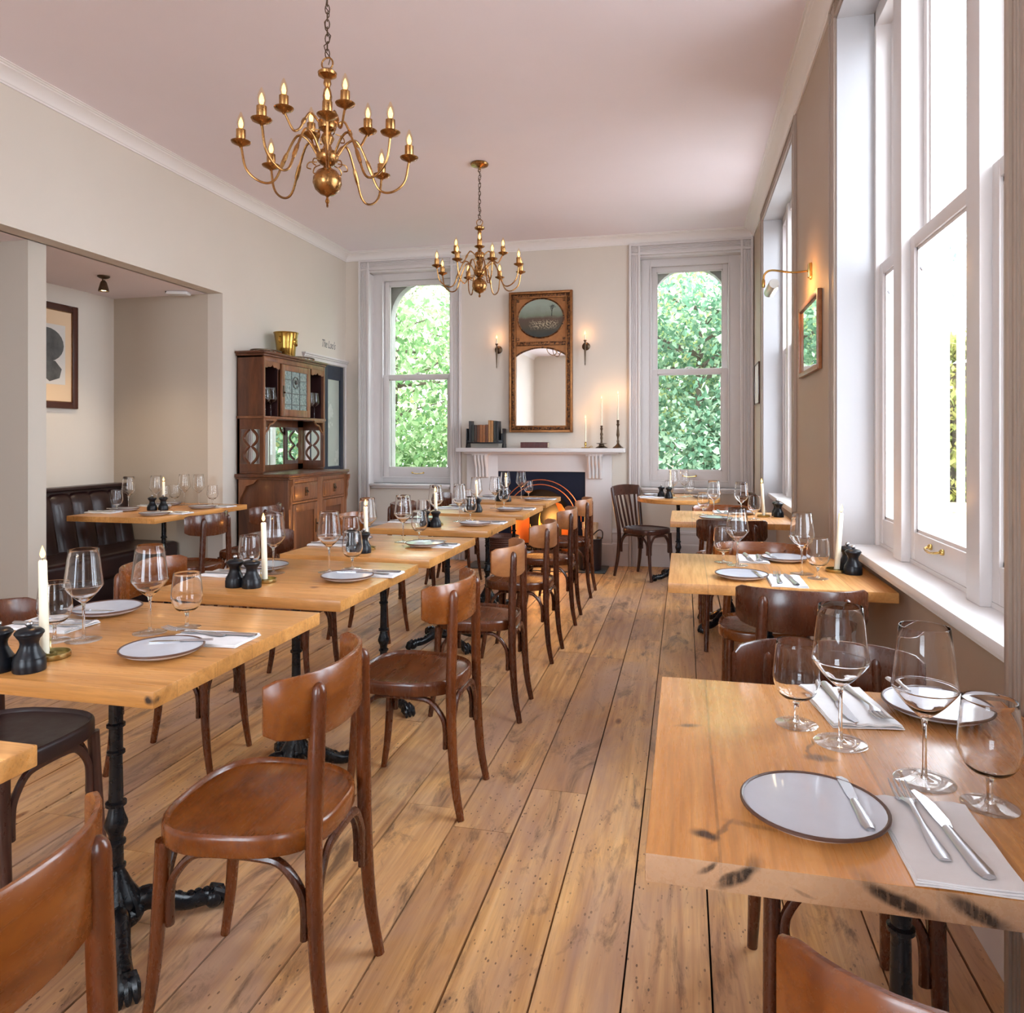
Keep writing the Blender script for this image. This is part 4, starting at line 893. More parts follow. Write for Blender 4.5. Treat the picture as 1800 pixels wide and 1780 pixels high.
for q_ in ((y0 + .0205, y0 + .2595), (y1 - .2595, y1 - .0205)): D('niche_lining', 'dresser_inside', [(.0125, .018, q_[0], q_[1], 1.488, 1.97), (.018, xu - .02, q_[1] - .003, q_[1], 1.488, 1.97)], bevel=0)
mb = MB()   # scroll brackets under the worktop, front corners
for yy in (y0 - .0, y1 - .034): mb.prism([(xf + .008, .955), (xf + .046, .955), (xf + .046, .92), (xf + .030, .89), (xf + .032, .85), (xf + .022, .80), (xf + .024, .76), (xf + .008, .70)], yy + .002, yy + .032, 'y')
mb.prism([(.03, .955), (.20, .955), (.17, .92), (.10, .90), (.07, .84), (.045, .80), (.03, .74)], y0 - .022, y0 - .0005, 'y')
build(mb, 'scroll_bracket', 'dresser_oak_front', ds)
# upper part: niches either side of the glazed door
D('upper_carcass', 'dresser_oak', [(0, xu, y0, y0 + .02, 1.0, 1.02), (0, xu, y0, y0 + .02, 1.465, 2.0), (0, xu, y1 - .02, y1, 1.0, 1.02), (0, xu, y1 - .02, y1, 1.465, 2.0), (0, xu - .02, y0 + .26, y0 + .275, 1.49, 2.0), (0, xu - .02, y1 - .275, y1 - .26, 1.49, 2.0), (0, xu, y0, y1, 1.975, 1.995), (0, .012, y0, y1, 1.48, 2.0), (0, .03, y0, y1, 1.0, 1.06), (0, .03, y0, y0 + .12, 1.0, 1.48), (0, .03, y1 - .12, y1, 1.0, 1.48), (0, .03, y0, y1, 1.40, 1.48)])
D('cornice_top', 'dresser_oak', [(-.003, xu + .03, y0 - .028, y1 + .028, 2.012, 2.032), (-.003, xu + .016, y0 - .014, y1 + .014, 1.993, 2.012)], bevel=.006)
D('shelf', 'dresser_oak_front', [(0, xu + .016, y0 - .010, y1 + .012, 1.465, 1.487)], bevel=.006)
D('upper_frame', 'dresser_oak_front', [(xu - .002, xu + .010, y0, y0 + .022, 1.02, 1.99), (xu - .002, xu + .010, y1 - .022, y1, 1.02, 1.99), (xu - .002, xu + .008, y0 + .02, y1 - .02, 1.95, 1.99)])
# scalloped valances over both niches and corner brackets below
for a, c in ((y0 + .022, y0 + .255), (y1 - .255, y1 - .022)):
    mb = MB()
    n = 24; w = c - a; top = [(a + w * i / n, 1.955 - .030 - .022 * abs(cos(pi * i / n)) ** .7 - .010 * abs(sin(4 * pi * i / n))) for i in range(n + 1)]
    for (u0, v0), (u1, v1) in zip(top, top[1:]): mb.prism([(u0, v0), (u1, v1), (u1, 1.955), (u0, 1.955)], xu - .004, xu + .006, 'x')
    build(mb, 'scalloped_valance', 'dresser_oak_front', ds)
for s, yy in ((1, y0 + .02), (-1, y1 - .02)):
    mb = MB()
    P = catmull([(xu, yy + s * .17, 1.455), (xu, yy + s * .13, 1.425), (xu, yy + s * .08, 1.415), (xu, yy + s * .05, 1.37), (xu, yy + s * .012, 1.35)], 5); mb.tube(P, .009, 6)
    mb.box(xu - .006, xu + .008, min(yy, yy + s * .18), max(yy, yy + s * .18), 1.448, 1.466); mb.box(xu - .006, xu + .008, min(yy, yy + s * .014), max(yy, yy + s * .014), 1.33, 1.455); build(mb, 'corner_bracket', 'dresser_oak_front', ds)
# glazed door
cd = D('cabinet_door', 'dresser_oak_front', [(xu - .012, xu + .008, -.250, -.195, 1.492, 1.948), (xu - .012, xu + .008, .195, .250, 1.492, 1.948), (xu - .012, xu + .007, -.2, .2, 1.492, 1.555), (xu - .012, xu + .007, -.2, .2, 1.895, 1.948)])
mb = MB(); mb.box(xu - .006, xu - .002, -.197, .197, 1.552, 1.898); build(mb, 'leaded_pane', 'leaded_glass', cd, smooth=False)
mb = MB()
for yy in (-.07, .07): mb.tube([(xu, yy, 1.555), (xu, yy, 1.895)], .004, 5)
for zz in (1.60, 1.70, 1.82): mb.tube([(xu, -.195, zz), (xu, .195, zz)], .004, 5)
mb.tube([(xu, .05 * cos(a), 1.80 + .05 * sin(a)) for a in [2 * pi * i / 16 for i in range(16)]], .006, 5, closed=True); mb.ball((xu, 0, 1.80), .02, 8); build(mb, 'lead_cames', 'lead', cd)
mb = MB(); mb.box(xu + .008, xu + .013, -.236, -.210, 1.66, 1.76, bevel=.003); mb.ball((xu + .02, -.223, 1.70), .010, 8); build(mb, 'door_pull', 'dark_bronze', cd)
# mirror back and ogee side panels
mb = MB(); mb.box(.030, .034, y0 + .12, y1 - .12, 1.06, 1.40); build(mb, 'mirror_panel', 'mirror_glass', ds, smooth=False)
def ogee(yy):
    mb = MB(); xa, xb = .035, xu - .03; zc_ = [1.16, 1.30]; t_ = .012
    mb.box(0, xa, yy, yy + .018, 1.02, 1.464); mb.box(xb, xu, yy, yy + .018, 1.02, 1.464); mb.box(xa, xb, yy, yy + .018, 1.02, 1.085); mb.box(xa, xb, yy, yy + .018, 1.375, 1.464)
    xm = (xa + xb) / 2
    for s in (-1, 1):
        P = [(xm + s * (.012 + .052 * abs(sin(2 * pi * i / 24))), yy + .009, 1.085 + .29 * i / 24) for i in range(25)]
        mb.tube(P, .0125, 6)
    build(mb, 'ogee_panel', 'dresser_oak', ds)
ogee(y0 + .0); ogee(y1 - .018)
# things on top of the dresser
bk = thing('ice_bucket', 'polished gold ice bucket standing on top of the dresser', 'bucket', (-3.51, 5.955, 2.0325))
mb = MB(); mb.lathe([(0, 0), (.078, 0), (.080, .004), (.088, .10), (.0895, .105), (.0885, .11), (.105, .205), (.107, .212), (.111, .214), (.110, .222), (.104, .222), (.101, .20), (.078, .01), (0, .01)], seg=32); mb.box(.085, .10, -.03, .03, .11, .16, bevel=.006); build(mb, 'body', 'gold_bucket', bk)
mb = MB()
for s in (-1, 1): mb.tube(catmull([(-.0, s * .098, .175), (.0, s * .118, .17), (0, s * .118, .13), (0, s * .094, .125)], 5), .0045, 6)
mb.ball((.094, -.012, .14), .020, 8, sz=1.3); mb.ball((.092, .016, .11), .016, 8); build(mb, 'handle', 'gold_bucket', bk)
def tray_on_top(yc, lb, rx, ry):
    r = thing('copper_tray', lb, 'tray', (-3.54, yc, 2.0325), 0, 'trays on top of the dresser')
    mb = MB(); P = [(rx * cos(a), ry * sin(a), .022) for a in [2 * pi * i / 32 for i in range(32)]]; mb.tube(P, .007, 6, closed=True, M=None); build(mb, 'rim', 'dark_bronze', r)
    mb = MB()
    for k in range(20):
        a = 2 * pi * k / 20; mb.tube([(rx * .93 * cos(a), ry * .93 * sin(a), .004), (rx * cos(a), ry * sin(a), .021)], .004, 5)
    mb.tube([(rx * .93 * cos(a), ry * .93 * sin(a), .005) for a in [2 * pi * i / 32 for i in range(32)]], .005, 6, closed=True); build(mb, 'gallery', 'copper_tile', r)
tray_on_top(5.68, 'dark rimmed copper tray on the dresser left of the gold bucket', .11, .16)
tray_on_top(6.27, 'dark rimmed copper tray on the dresser right of the gold bucket', .11, .16)
# ---------------------------------------------------------------- alcove: picture, spotlight, alarm, banquette
pc = thing('framed_print', 'dark framed sepia print on the left wall of the alcove', 'picture', (-4.726, 4.60, 1.935), R(90))
mb = MB(); rect_frame(mb, -.26, .26, -.405, .405, .052, -.03, 0, .008); build(mb, 'frame', 'frame_dark', pc)
mb = MB(); mb.box(-.215, .215, -.014, -.004, -.36, .36); build(mb, 'mount', 'picture_paper', pc, smooth=False)
mb = MB(); rect_frame(mb, -.213, .213, -.358, .358, .010, -.018, -.010, .002); build(mb, 'gilt_slip', 'gilt', pc)
mb = MB(); mb.box(-.13, .145, -.016, -.013, -.22, .24); build(mb, 'print', 'print_paper', pc, smooth=False)
mb = MB(); mb.prism([(.10 + .16 * cos(2 * pi * i / 24) - .13, .08 + .13 * sin(2 * pi * i / 24)) for i in range(24)], -.0175, -.0155, 'y'); mb.prism([(-.12, -.12), (.0, -.20), (.09, -.17), (.11, -.10), (.05, -.04), (-.12, -.03)], -.0178, -.0158, 'y'); build(mb, 'printed_figure', 'ink_wash', pc, smooth=False)
sp = thing('ceiling_spotlight', 'small bronze spotlight under the alcove ceiling', 'light', (-4.13, 4.50, 2.4845))
mb = MB(); mb.lathe([(0, 0), (.042, 0), (.042, -.008), (.030, -.016), (.012, -.022), (.010, -.034), (.018, -.040), (.022, -.050), (.034, -.095), (.037, -.112), (.033, -.111), (.018, -.055), (0, -.05)], seg=20); build(mb, 'lamp_shade', 'dark_bronze', sp)
mb = MB(); mb.lathe([(0, -.108), (.022, -.104), (.031, -.095), (.028, -.085), (0, -.08)], seg=16); build(mb, 'bulb', 'lamp_glow', sp)
l = bpy.data.lights.new('spot_glow', 'SPOT'); l.energy = 34; l.color = (1, .80, .55); l.spot_size = R(110); l.spot_blend = .8; l.shadow_soft_size = .03
o = bpy.data.objects.new('spot_glow', l); C.objects.link(o); o.location = (0, 0, -.12); o.parent = sp
sm = thing('ceiling_alarm', 'flat white alarm unit on the alcove ceiling near the corner', 'alarm', (-3.985, 5.12, 2.4845), .3)
mb = MB(); mb.box(-.085, .085, -.05, .05, -.028, 0, bevel=.014, seg=3); build(mb, 'housing', 'white_plastic', sm); mb = MB(); mb.box(-.085, -.05, -.049, .049, -.020, -.004, bevel=.006); build(mb, 'end_cap', 'black_satin', sm)
bq = thing('banquette', 'dark brown leather banquette with fluted back along the alcove wall', 'banquette', (-4.70, 4.48, 0))
mb = MB(); mb.box(0, .56, -.76, .76, 0, .27, bevel=.004); mb.box(0, .10, -.76, .76, .27, .90, bevel=.01); build(mb, 'base', 'leather', bq)
mb = MB(); mb.box(.08, .63, -.765, .765, .272, .455, bevel=.045, seg=4); build(mb, 'seat_cushion', 'leather', bq)
for k in range(8):
    mb = MB(); ya = -.76 + k * .19; rows = []
    for i in range(13):
        u = i / 12; z = .44 + .475 * u; lean = .20 - .09 * u; row = []
        for j in range(9):
            w = j / 8; bul = .035 * (1 - abs(2 * w - 1) ** 2.2) ** .6; edge = (1 - abs(2 * u - 1) ** 8) if u > .5 else 1
            row.append((lean * edge + bul * edge, ya + .19 * w, z))
        rows.append(row)
    mb.grid(rows); build(mb, 'back_flute', 'leather', bq, angle=60)
mb = MB(); mb.box(0, .13, -.765, .765, .895, .925, bevel=.012, seg=3); build(mb, 'top_roll', 'leather', bq)
# ---------------------------------------------------------------- right wall pictures and picture lamp
pr_ = thing('framed_mirror', 'small wood-framed mirror on the pier between the right windows', 'mirror', (XR - .001, 4.16, 1.843), R(-90))
mb = MB(); rect_frame(mb, -.312, .312, -.20, .20, .028, -.024, 0, .006); build(mb, 'frame', 'chair_tan', pr_); mb = MB(); mb.box(-.29, .29, -.010, -.006, -.18, .18); build(mb, 'mirror_glass', 'mirror_glass', pr_, smooth=False)
p2 = thing('framed_picture', 'thin black framed picture at the far end of the right wall', 'picture', (XR - .001, 7.06, 1.80), R(-90))
mb = MB(); rect_frame(mb, -.20, .20, -.19, .19, .012, -.018, 0, .003); build(mb, 'frame', 'frame_dark', p2); mb = MB(); mb.box(-.19, .19, -.010, -.006, -.18, .18); build(mb, 'print', 'print_paper', p2, smooth=False)
pl_ = thing('picture_light', 'brass picture light with cylinder shade over the small mirror', 'wall light', (XR, 4.16, 2.195), R(-90))
mb = MB(); mb.lathe([(0, 0), (.016, 0), (.017, .006), (0, .012)], seg=18, M=Matrix.Translation((0, 0, .028)) @ Matrix.Rotation(pi / 2, 4, 'X')); mb.lathe([(0, 0), (.018, 0), (.019, .006), (.010, .014), (0, .015)], seg=18, M=Matrix.Translation((0, 0, -.030)) @ Matrix.Rotation(pi / 2, 4, 'X')); mb.box(-.017, .017, -.020, 0, -.038, .040, bevel=.006); build(mb, 'wall_plate', 'brass', pl_)
mb = MB(); mb.tube(catmull([(0, -.015, .0), (0, -.10, -.004), (0, -.20, .012), (0, -.235, -.002), (0, -.245, -.035), (0, -.245, -.075)], 6), .0055, 10); mb.lathe([(.007, -.08), (.009, -.075), (.009, -.04), (.006, -.035)], (0, -.245, 0), 12); build(mb, 'arm', 'brass', pl_)
Ms = Matrix.Translation((0, -.205, -.085)) @ Matrix.Rotation(R(90), 4, 'Y') 
mb = MB(); mb.lathe([(0, -.13), (.024, -.13), (.0255, -.122), (.0255, .122), (.024, .13), (0, .13)], seg=24, M=Ms); build(mb, 'lamp_shade', 'chrome_shade', pl_)
mb = MB(); mb.box(-.10, .10, -.198, -.184, -.1105, -.101); build(mb, 'lamp_tube', 'lamp_glow', pl_, smooth=False)
l = bpy.data.lights.new('picture_lamp', 'AREA'); l.shape = 'RECTANGLE'; l.size = .18; l.size_y = .02; l.energy = 1.7; l.color = (1, .42, .10)
o = bpy.data.objects.new('picture_lamp', l); C.objects.link(o); o.parent = pl_; o.location = (0, -.16, -.06); o.rotation_euler = (R(75), 0, 0)
# ================================================================ furniture prototypes
def chair_meshes():
    P = {}
    mb = MB()    # seat: bent rim with dished panel
    def outline(s, z, dy=0):
        out = []
        for k in range(40):
            a = 2 * pi * k / 40; n = 2.0 / 2.9; cx = abs(cos(a)) ** n * (1 if cos(a) >= 0 else -1); cy_ = abs(sin(a)) ** n * (1 if sin(a) >= 0 else -1)
            y = .198 * cy_; hw = .192 + .016 * cy_; out.append((hw * cx * s, (y + .005) * s, z))
        return out
    rows = [outline(.90, .414), outline(.985, .414), outline(1.0, .420), outline(1.0, .448), outline(.992, .457), outline(.970, .461), outline(.945, .457), outline(.930, .450), outline(.90, .4485), outline(.6, .4455), outline(.25, .444)]
    mb.grid(rows, closed_v=True, cap0=True, cap1=True); P['seat'] = mb.mesh('seat', 50)
    for s, nm in ((-1, 'l'), (1, 'r')):
        mb = MB(); mb.tube(catmull([(s * .160, .203, 0), (s * .157, .185, .12), (s * .153, .172, .28), (s * .150, .165, .418)], 4), lerpr([.0115, .014, .0165, .0175], 13), 12); P['fleg' + nm] = mb.mesh('leg')
        mb = MB(); pts = catmull([(s * .156, -.222, 0), (s * .153, -.200, .12), (s * .150, -.188, .28), (s * .147, -.184, .44), (s * .138, -.185, .60), (s * .130, -.187, .752)], 4)
        rr = lerpr([.013, .0155, .0175, .0185, .0185, .0175], len(pts)); e = Vector(pts[-1]); 
        pts += [e + Vector((-s * .001, 0, .010)), e + Vector((-s * .0015, 0, .018)), e + Vector((-s * .002, 0, .023)), e + Vector((-s * .002, 0, .0245))]; rr += [.0160, .0125, .0075, .002]
        mb.tube(pts, rr, 12); P['rleg' + nm] = mb.mesh('leg', 60)
    def hoop(p, q, inset, nm, z0=.235, zt=.400):
        p = Vector((*p, 0)); q = Vector((*q, 0)); d = (q - p).normalized(); p = p + d * inset; q = q - d * inset; L = (q - p).length
        f = lambda u, z: tuple(p + d * (L * u)) [:2] + (z,)
        pts = catmull([f(0, z0), f(.0, z0 + .06), f(.03, z0 + .105), f(.16, zt - .012), f(.32, zt), f(.68, zt), f(.84, zt - .012), f(.97, z0 + .105), f(1, z0 + .06), f(1, z0)], 4)
        mb = MB(); mb.tube(pts, .0092, 8, flat=1.25); P[nm] = mb.mesh('hoop_brace')
    fl, fr, rl, rr_ = (-.152, .170), (.152, .170), (-.149, -.186), (.149, -.186)
    hoop(fl, fr, .022, 'hf'); hoop(rl, rr_, .022, 'hb'); hoop(fl, rl, .022, 'hl'); hoop(fr, rr_, .022, 'hr')
    mb = MB(); N = 20; rows = []     # curved back board
    for i in range(N + 1):
        u = -1 + 2 * i / N; x = .208 * sin(u * 1.05) / sin(1.05); y = -.205 + .105 * abs(u) ** 2.3; tx = Vector((cos(u * 1.05) * .19, .21 * abs(u) ** 1.1 * (1 if u > 0 else -1) * .55, 0)).normalized(); nn = Vector((-tx.y, tx.x, 0))
        z0 = .655 + .022 * abs(u) ** 2.5; z1 = .800 - .004 * abs(u) ** 3; th = .0058; c = Vector((x, y, 0)); cr = .010 if abs(u) > .985 else 0
        prof_ = [(th, z0 + .004 + cr), (th * .5, z0 + cr), (-th * .5, z0 + cr), (-th, z0 + .004 + cr), (-th, z1 - .004 - cr), (-th * .5, z1 - cr), (th * .5, z1 - cr), (th, z1 - .004 - cr)]
        rows.append([tuple(c + nn * a + Vector((0, 0, z))) for a, z in prof_])
    mb.grid(rows, closed_v=True, cap0=True, cap1=True); P['back'] = mb.mesh('backrest', 50)
    return P
CP = chair_meshes()
CH = {  # frame, seat, back, brace
 'honey': ('chair_chestnut', 'chair_honey', 'chair_honey', 'chair_walnut'), 'walnut': ('chair_chestnut', 'seat_brown', 'chair_honey', 'chair_walnut'),
 'tan': ('chair_walnut', 'seat_brown', 'chair_tan', 'chair_walnut'), 'dark': ('chair_walnut', 'seat_brown', 'chair_walnut', 'chair_walnut'), 'black': ('chair_dark', 'leather_stool', 'chair_walnut', 'chair_dark')}
def chair(x, y, rz, kind, label, group='bentwood dining chairs'):
    r = thing('dining_chair', label, 'chair', (x, y, .0), R(rz), group); f, s, b, h = CH[kind]
    inst('seat', CP['seat'], s, r)
    for k in ('flegl', 'flegr', 'rlegl', 'rlegr'): inst('leg', CP[k], f, r)
    for k in ('hf', 'hb', 'hl', 'hr'): inst('hoop_brace', CP[k], h, r)
    inst('backrest', CP['back'], b, r); return r
# slatted chair by the round table
def slat_chair(x, y, rz, label):
    r = thing('slat_back_chair', label, 'chair', (x, y, 0), R(rz), 'slat back chairs')
    inst('seat', CP['seat'], 'chair_dark', r, (0, 0, .004))
    for k in ('flegl', 'flegr'): inst('leg', CP[k], 'chair_dark', r)
    for s in (-1, 1):
        mb = MB(); mb.tube(catmull([(s * .168, -.235, 0), (s * .160, -.205, .15), (s * .155, -.19, .30), (s * .158, -.188, .44), (s * .172, -.215, .62), (s * .185, -.245, .80), (s * .186, -.248, .835)], 5), lerpr([.013, .016, .018, .019, .017, .016, .012], 31), 10); build(mb, 'leg', 'chair_dark', r)
    for k in ('hf', 'hb', 'hl', 'hr'): inst('hoop_brace', CP[k], 'chair_dark', r)
    mb = MB(); rows = []
    for i in range(15):
        u = -1 + i / 7; x_ = .188 * u; y_ = -.275 + .035 * u * u; rows.append([(x_, y_ - .009, .755), (x_, y_ + .006, .755), (x_, y_ + .003, .855 - .012 * u * u), (x_, y_ - .011, .855 - .012 * u * u)])
    mb.grid(rows, closed_v=True, cap0=True, cap1=True); build(mb, 'top_rail', 'chair_dark', r, angle=50)
    for k in range(5):
        u = (-2 + k) / 2.6; mb = MB(); P = catmull([(.13 * u, -.185, .452), (.145 * u, -.215, .58), (.165 * u, -.262 + .03 * u * u, .76)], 5)
        mb.tube(P, .011, 8, flat=.42) if False else mb.grid([[(p.x - .011, p.y - .004, p.z), (p.x + .011, p.y - .004, p.z), (p.x + .011, p.y + .004, p.z), (p.x - .011, p.y + .004, p.z)] for p in P], closed_v=True, cap0=True, cap1=True)
        build(mb, 'back_slat', 'chair_dark', r)
    return r
# cast pedestal
def pedestal_meshes():
    P = {}
    mb = MB()
    mb.lathe([(.0, .050), (.062, .050), (.070, .066), (.068, .080), (.058, .088), (.060, .100), (.052, .116), (.040, .138), (.027, .166), (.0185, .185), (.024, .188), (.024, .194), (.0185, .197), (.018, .245), (.024, .249), (.024, .256), (.0175, .260), (.0185, .275), (.028, .296), (.0285, .304), (.021, .325), (.0165, .345), (.0255, .349), (.0255, .357), (.018, .361), (.0165, .42), (.0155, .478), (.022, .482), (.022, .489), (.0165, .493), (.0165, .548), (.0225, .552), (.0225, .559), (.017, .563), (.017, .70), (.0, .70)], seg=20)
    for k in range(10):
        a = 2 * pi * k / 10; mb.tube([(.066 * cos(a), .066 * sin(a), .070), (.058 * cos(a), .058 * sin(a), .098), (.034 * cos(a), .034 * sin(a), .142)], [.008, .008, .004], 5)
    P['column'] = mb.mesh('column', 45)
    mb = MB(); mb.box(-.17, .17, -.015, .015, .700, .7205); mb.box(-.015, .015, -.17, .17, .700, .7205); mb.lathe([(0, .685), (.03, .688), (.05, .702), (0, .703)], seg=16); P['plate'] = mb.mesh('mounting_plate')
    mb = MB()
    pts = catmull([(.035, 0, .075), (.075, 0, .085), (.12, 0, .062), (.17, 0, .040), (.215, 0, .036), (.235, 0, .028)], 5); mb.tube(pts, lerpr([.032, .032, .026, .022, .022, .018], len(pts)), 10, flat=.85)
    for k in range(8):
        u = k / 7; p = pts[int(4 + u * (len(pts) - 9))]; mb.ball((p.x, 0, p.z + .018), .012, 6)
    mb.ball((.240, 0, .030), .030, 10, sz=.95)
    for s in (-1, 0, 1): mb.tube([(.235, s * .013, .054), (.262, s * .017, .038), (.272, s * .018, .014), (.268, s * .018, .002)], [.009, .011, .009, .005], 6)
    P['foot'] = mb.mesh('foot', 50); return P
PM = pedestal_meshes()
def table(x, y, sx, sy, mat, label, rz=0.0, z=.76, th=.038, gx=True, foot_rot=45, name='dining_table', group='oak dining tables', round_r=None, nxy=(0, 0)):
    r = thing(name, label, 'table', (x, y, 0), rz, group)
    mb = MB()
    if round_r: mb.lathe([(0, z - th), (round_r - .004, z - th), (round_r, z - th + .005), (round_r, z - .005), (round_r - .004, z), (0, z)], seg=64)
    elif gx: mb.box(-sx / 2, sx / 2, -sy / 2, sy / 2, z - th, z, bevel=.0035)
    else: mb.box(-sy / 2, sy / 2, -sx / 2, sx / 2, z - th, z, bevel=.0035)
    build(mb, 'tabletop', mat, r, rot=(0, 0, 0 if (gx or round_r) else R(90)))
    for (px, py) in ([(0, 0)] if not isinstance(nxy, list) else nxy):
        inst('column', PM['column'], 'cast_iron', r, (px, py, 0), scale=(1, 1, (z - th) / .72)); inst('mounting_plate', PM['plate'], 'cast_iron', r, (px, py, (z - th) - .7205))
        for k in range(4): inst('foot', PM['foot'], 'cast_iron', r, (px, py, 0), (0, 0, R(foot_rot + 90 * k)))
    return r
# ---------------------------------------------------------------- tableware prototypes
TW = {}
def ware():
    mb = MB(); t_ = .0011
    out = [(.0040, .100), (.012, .1045), (.030, .122), (.0462, .143), (.0480, .149), (.0462, .160), (.0365, .243)]
    inn = [(r - t_, z + (.0015 if i < 3 else 0)) for i, (r, z) in enumerate(out)]
    out2 = catmull([(r, 0, z) for r, z in out], 4); o2 = [(p.x, p.z) for p in out2]; i2 = [(max(.0, p.x - t_ * (1.4 if p.z < .12 else 1)), p.z + (.0022 if p.z < .115 else .0006)) for p in out2][::-1]
    mb.lathe([(0, .0995)] + o2 + [(o2[-1][0] - t_ / 2, .2437)] + i2[:-1] + [(0, .1025)], seg=36); TW['wb'] = mb.mesh('bowl', 60)
    mb = MB(); mb.lathe([(0, .0035), (.006, .0045), (.0042, .012), (.0034, .03), (.0033, .06), (.0036, .088), (.0052, .0975), (.008, .1018), (0, .1012)], seg=12); TW['ws'] = mb.mesh('stem', 60)
    mb = MB(); mb.lathe([(0, 0), (.043, 0), (.0445, .0008), (.043, .0018), (.024, .0028), (.010, .0042), (.0055, .0075), (0, .0075)], seg=32); TW['wf'] = mb.mesh('foot', 60)
    mb = MB(); o = catmull([(.004, 0, .044), (.016, 0, .0465), (.032, 0, .058), (.0415, 0, .080), (.0420, 0, .100), (.0390, 0, .130), (.0362, 0, .156)], 4); o2 = [(p.x, p.z) for p in o]; i2 = [(max(.0, p.x - t_ * 1.2), p.z + (.0024 if p.z < .055 else .0006)) for p in o][::-1]
    mb.lathe([(0, .0435)] + o2 + [(o2[-1][0] - t_ / 2, .1568)] + i2[:-1] + [(0, .0465)], seg=32); TW['ab'] = mb.mesh('bowl', 60)
    mb = MB(); mb.lathe([(0, .0035), (.007, .005), (.0045, .014), (.0040, .028), (.0055, .040), (.009, .0457), (0, .045)], seg=12); TW['as'] = mb.mesh('stem', 60)
    mb = MB(); mb.lathe([(0, 0), (.037, 0), (.0385, .0008), (.037, .0018), (.020, .0030), (.009, .005), (.006, .008), (0, .008)], seg=28); TW['af'] = mb.mesh('foot', 60)
    mb = MB(); mb.lathe([(0, .0078), (.070, .0080), (.084, .0100), (.0925, .0145), (.0965, .0190)], seg=48); mb.lathe([(0, .0058), (.072, .0060), (.086, .0085), (.0945, .0140), (.0965, .0190)], seg=48); mbx = mb
    bmesh.ops.remove_doubles(mb.bm, verts=mb.bm.verts, dist=.0001); TW['pp'] = mb.mesh('dish', 60)
    mb = MB(); mb.tube([(.0975 * cos(a), .0975 * sin(a), .0186) for a in [2 * pi * i / 48 for i in range(48)]], .0029, 6, closed=True); TW['pr'] = mb.mesh('rim')
    mb = MB(); mb.lathe([(0, .0), (.060, 0), (.066, .002), (.078, .0085), (.070, .0085), (0, .0062)], seg=36); TW['pf'] = mb.mesh('underside')
    def strip(P, W, th=.0014, nm='x'):
        rows = []
        for (y, z), w in zip(P, W): rows.append([(-w, y, z), (-w * .6, y, z + th * .8), (0, y, z + th), (w * .6, y, z + th * .8), (w, y, z), (0, y, z - th * .6)])
        m = MB(); m.grid(rows, closed_v=True, cap0=True, cap1=True); return m
    # fork along +y (tines at +y), length .20
    m = strip([(-.100, .0045), (-.085, .0040), (-.05, .0042), (-.01, .0065), (.03, .0100), (.045, .0090), (.056, .0060)], [.0070, .0100, .0078, .0042, .0038, .0085, .0128], .0024)
    for k in range(4):
        x = -.0114 + k * .0076; m.tube([(x * .95, .052, .0065), (x, .070, .0058), (x, .090, .0085), (x, .106, .0125)], [.0024, .0023, .0020, .0010], 5)
    TW['fork'] = m.mesh('fork', 60)
    m = strip([(-.115, .005), (-.100, .0048), (-.06, .0046), (-.02, .0045), (.0, .0045)], [.0080, .0115, .0095, .0075, .0068], .0044); TW['kh'] = m.mesh('handle', 60)
    m = MB(); prof_ = [(-.0060, 0), (.0075, 0), (.0115, .02), (.0110, .065), (.0070, .090), (-.0010, .108), (-.0076, .104), (-.0076, .02)]
    m.prism([(x, y) for x, y in prof_], .0040, .0052, 'z'); TW['kb'] = m.mesh('blade')
    m = strip([(-.085, .004), (-.072, .0042), (-.04, .004), (-.005, .0038)], [.0062, .0090, .0072, .0056], .0036); TW['bh'] = m.mesh('handle', 60)
    m = MB(); m.prism([(-.0042, -.006), (.0055, -.006), (.0080, .008), (.0100, .040), (.0085, .062), (.002, .071), (-.0065, .069), (-.0060, .010)], .0032, .0042, 'z'); TW['bb'] = m.mesh('blade')
    # folded napkin .125 x .23 in three soft layers
    rows_all = MB()
    rg = random.Random(2)
    for L, (w, h, z) in enumerate([(.064, .108, .0006), (.0625, .1065, .0030), (.061, .105, .0054)]):
        m = rows_all; n = 14; g0 = []; g1 = []
        for i in range(n + 1):
            v = -h + 2 * h * i / n; g0.append([(-w + 2 * w * j / 8, v, z + .0007 * sin(i * .9 + j * .7 + L) + (.0035 * max(0, (i / n - .86) / .14) * (L > 0) * abs(sin(j * 1.2)))) for j in range(9)])
        top = [[(x, y, q + .0020) for x, y, q in row] for row in g0]
        ring = []
        m.grid(top); m.grid(g0)
        per0 = g0[0] + [r_[-1] for r_ in g0[1:]] + g0[-1][-2::-1] + [r_[0] for r_ in g0[-2:0:-1]]; per1 = top[0] + [r_[-1] for r_ in top[1:]] + top[-1][-2::-1] + [r_[0] for r_ in top[-2:0:-1]]
        m.grid([per0, per1], closed_v=True)
    bmesh.ops.remove_doubles(rows_all.bm, verts=rows_all.bm.verts, dist=.00005); TW['nap'] = rows_all.mesh('napkin', 50)
    # mills
    mb = MB(); mb.lathe([(0, 0), (.0335, 0), (.0345, .003), (.0345, .024), (.0325, .027), (.0330, .031), (.0320, .034), (.0270, .042), (.0205, .055), (.0190, .064), (.0215, .073), (.0270, .080), (.0270, .083), (0, .083)], seg=28); TW['mb_'] = mb.mesh('body', 42)
    mb = MB(); mb.lathe([(0, .0832), (.0285, .0832), (.0310, .087), (.0300, .091), (.0240, .0965), (.0120, .1000), (0, .101)], seg=28); TW['mc'] = mb.mesh('cap', 50)
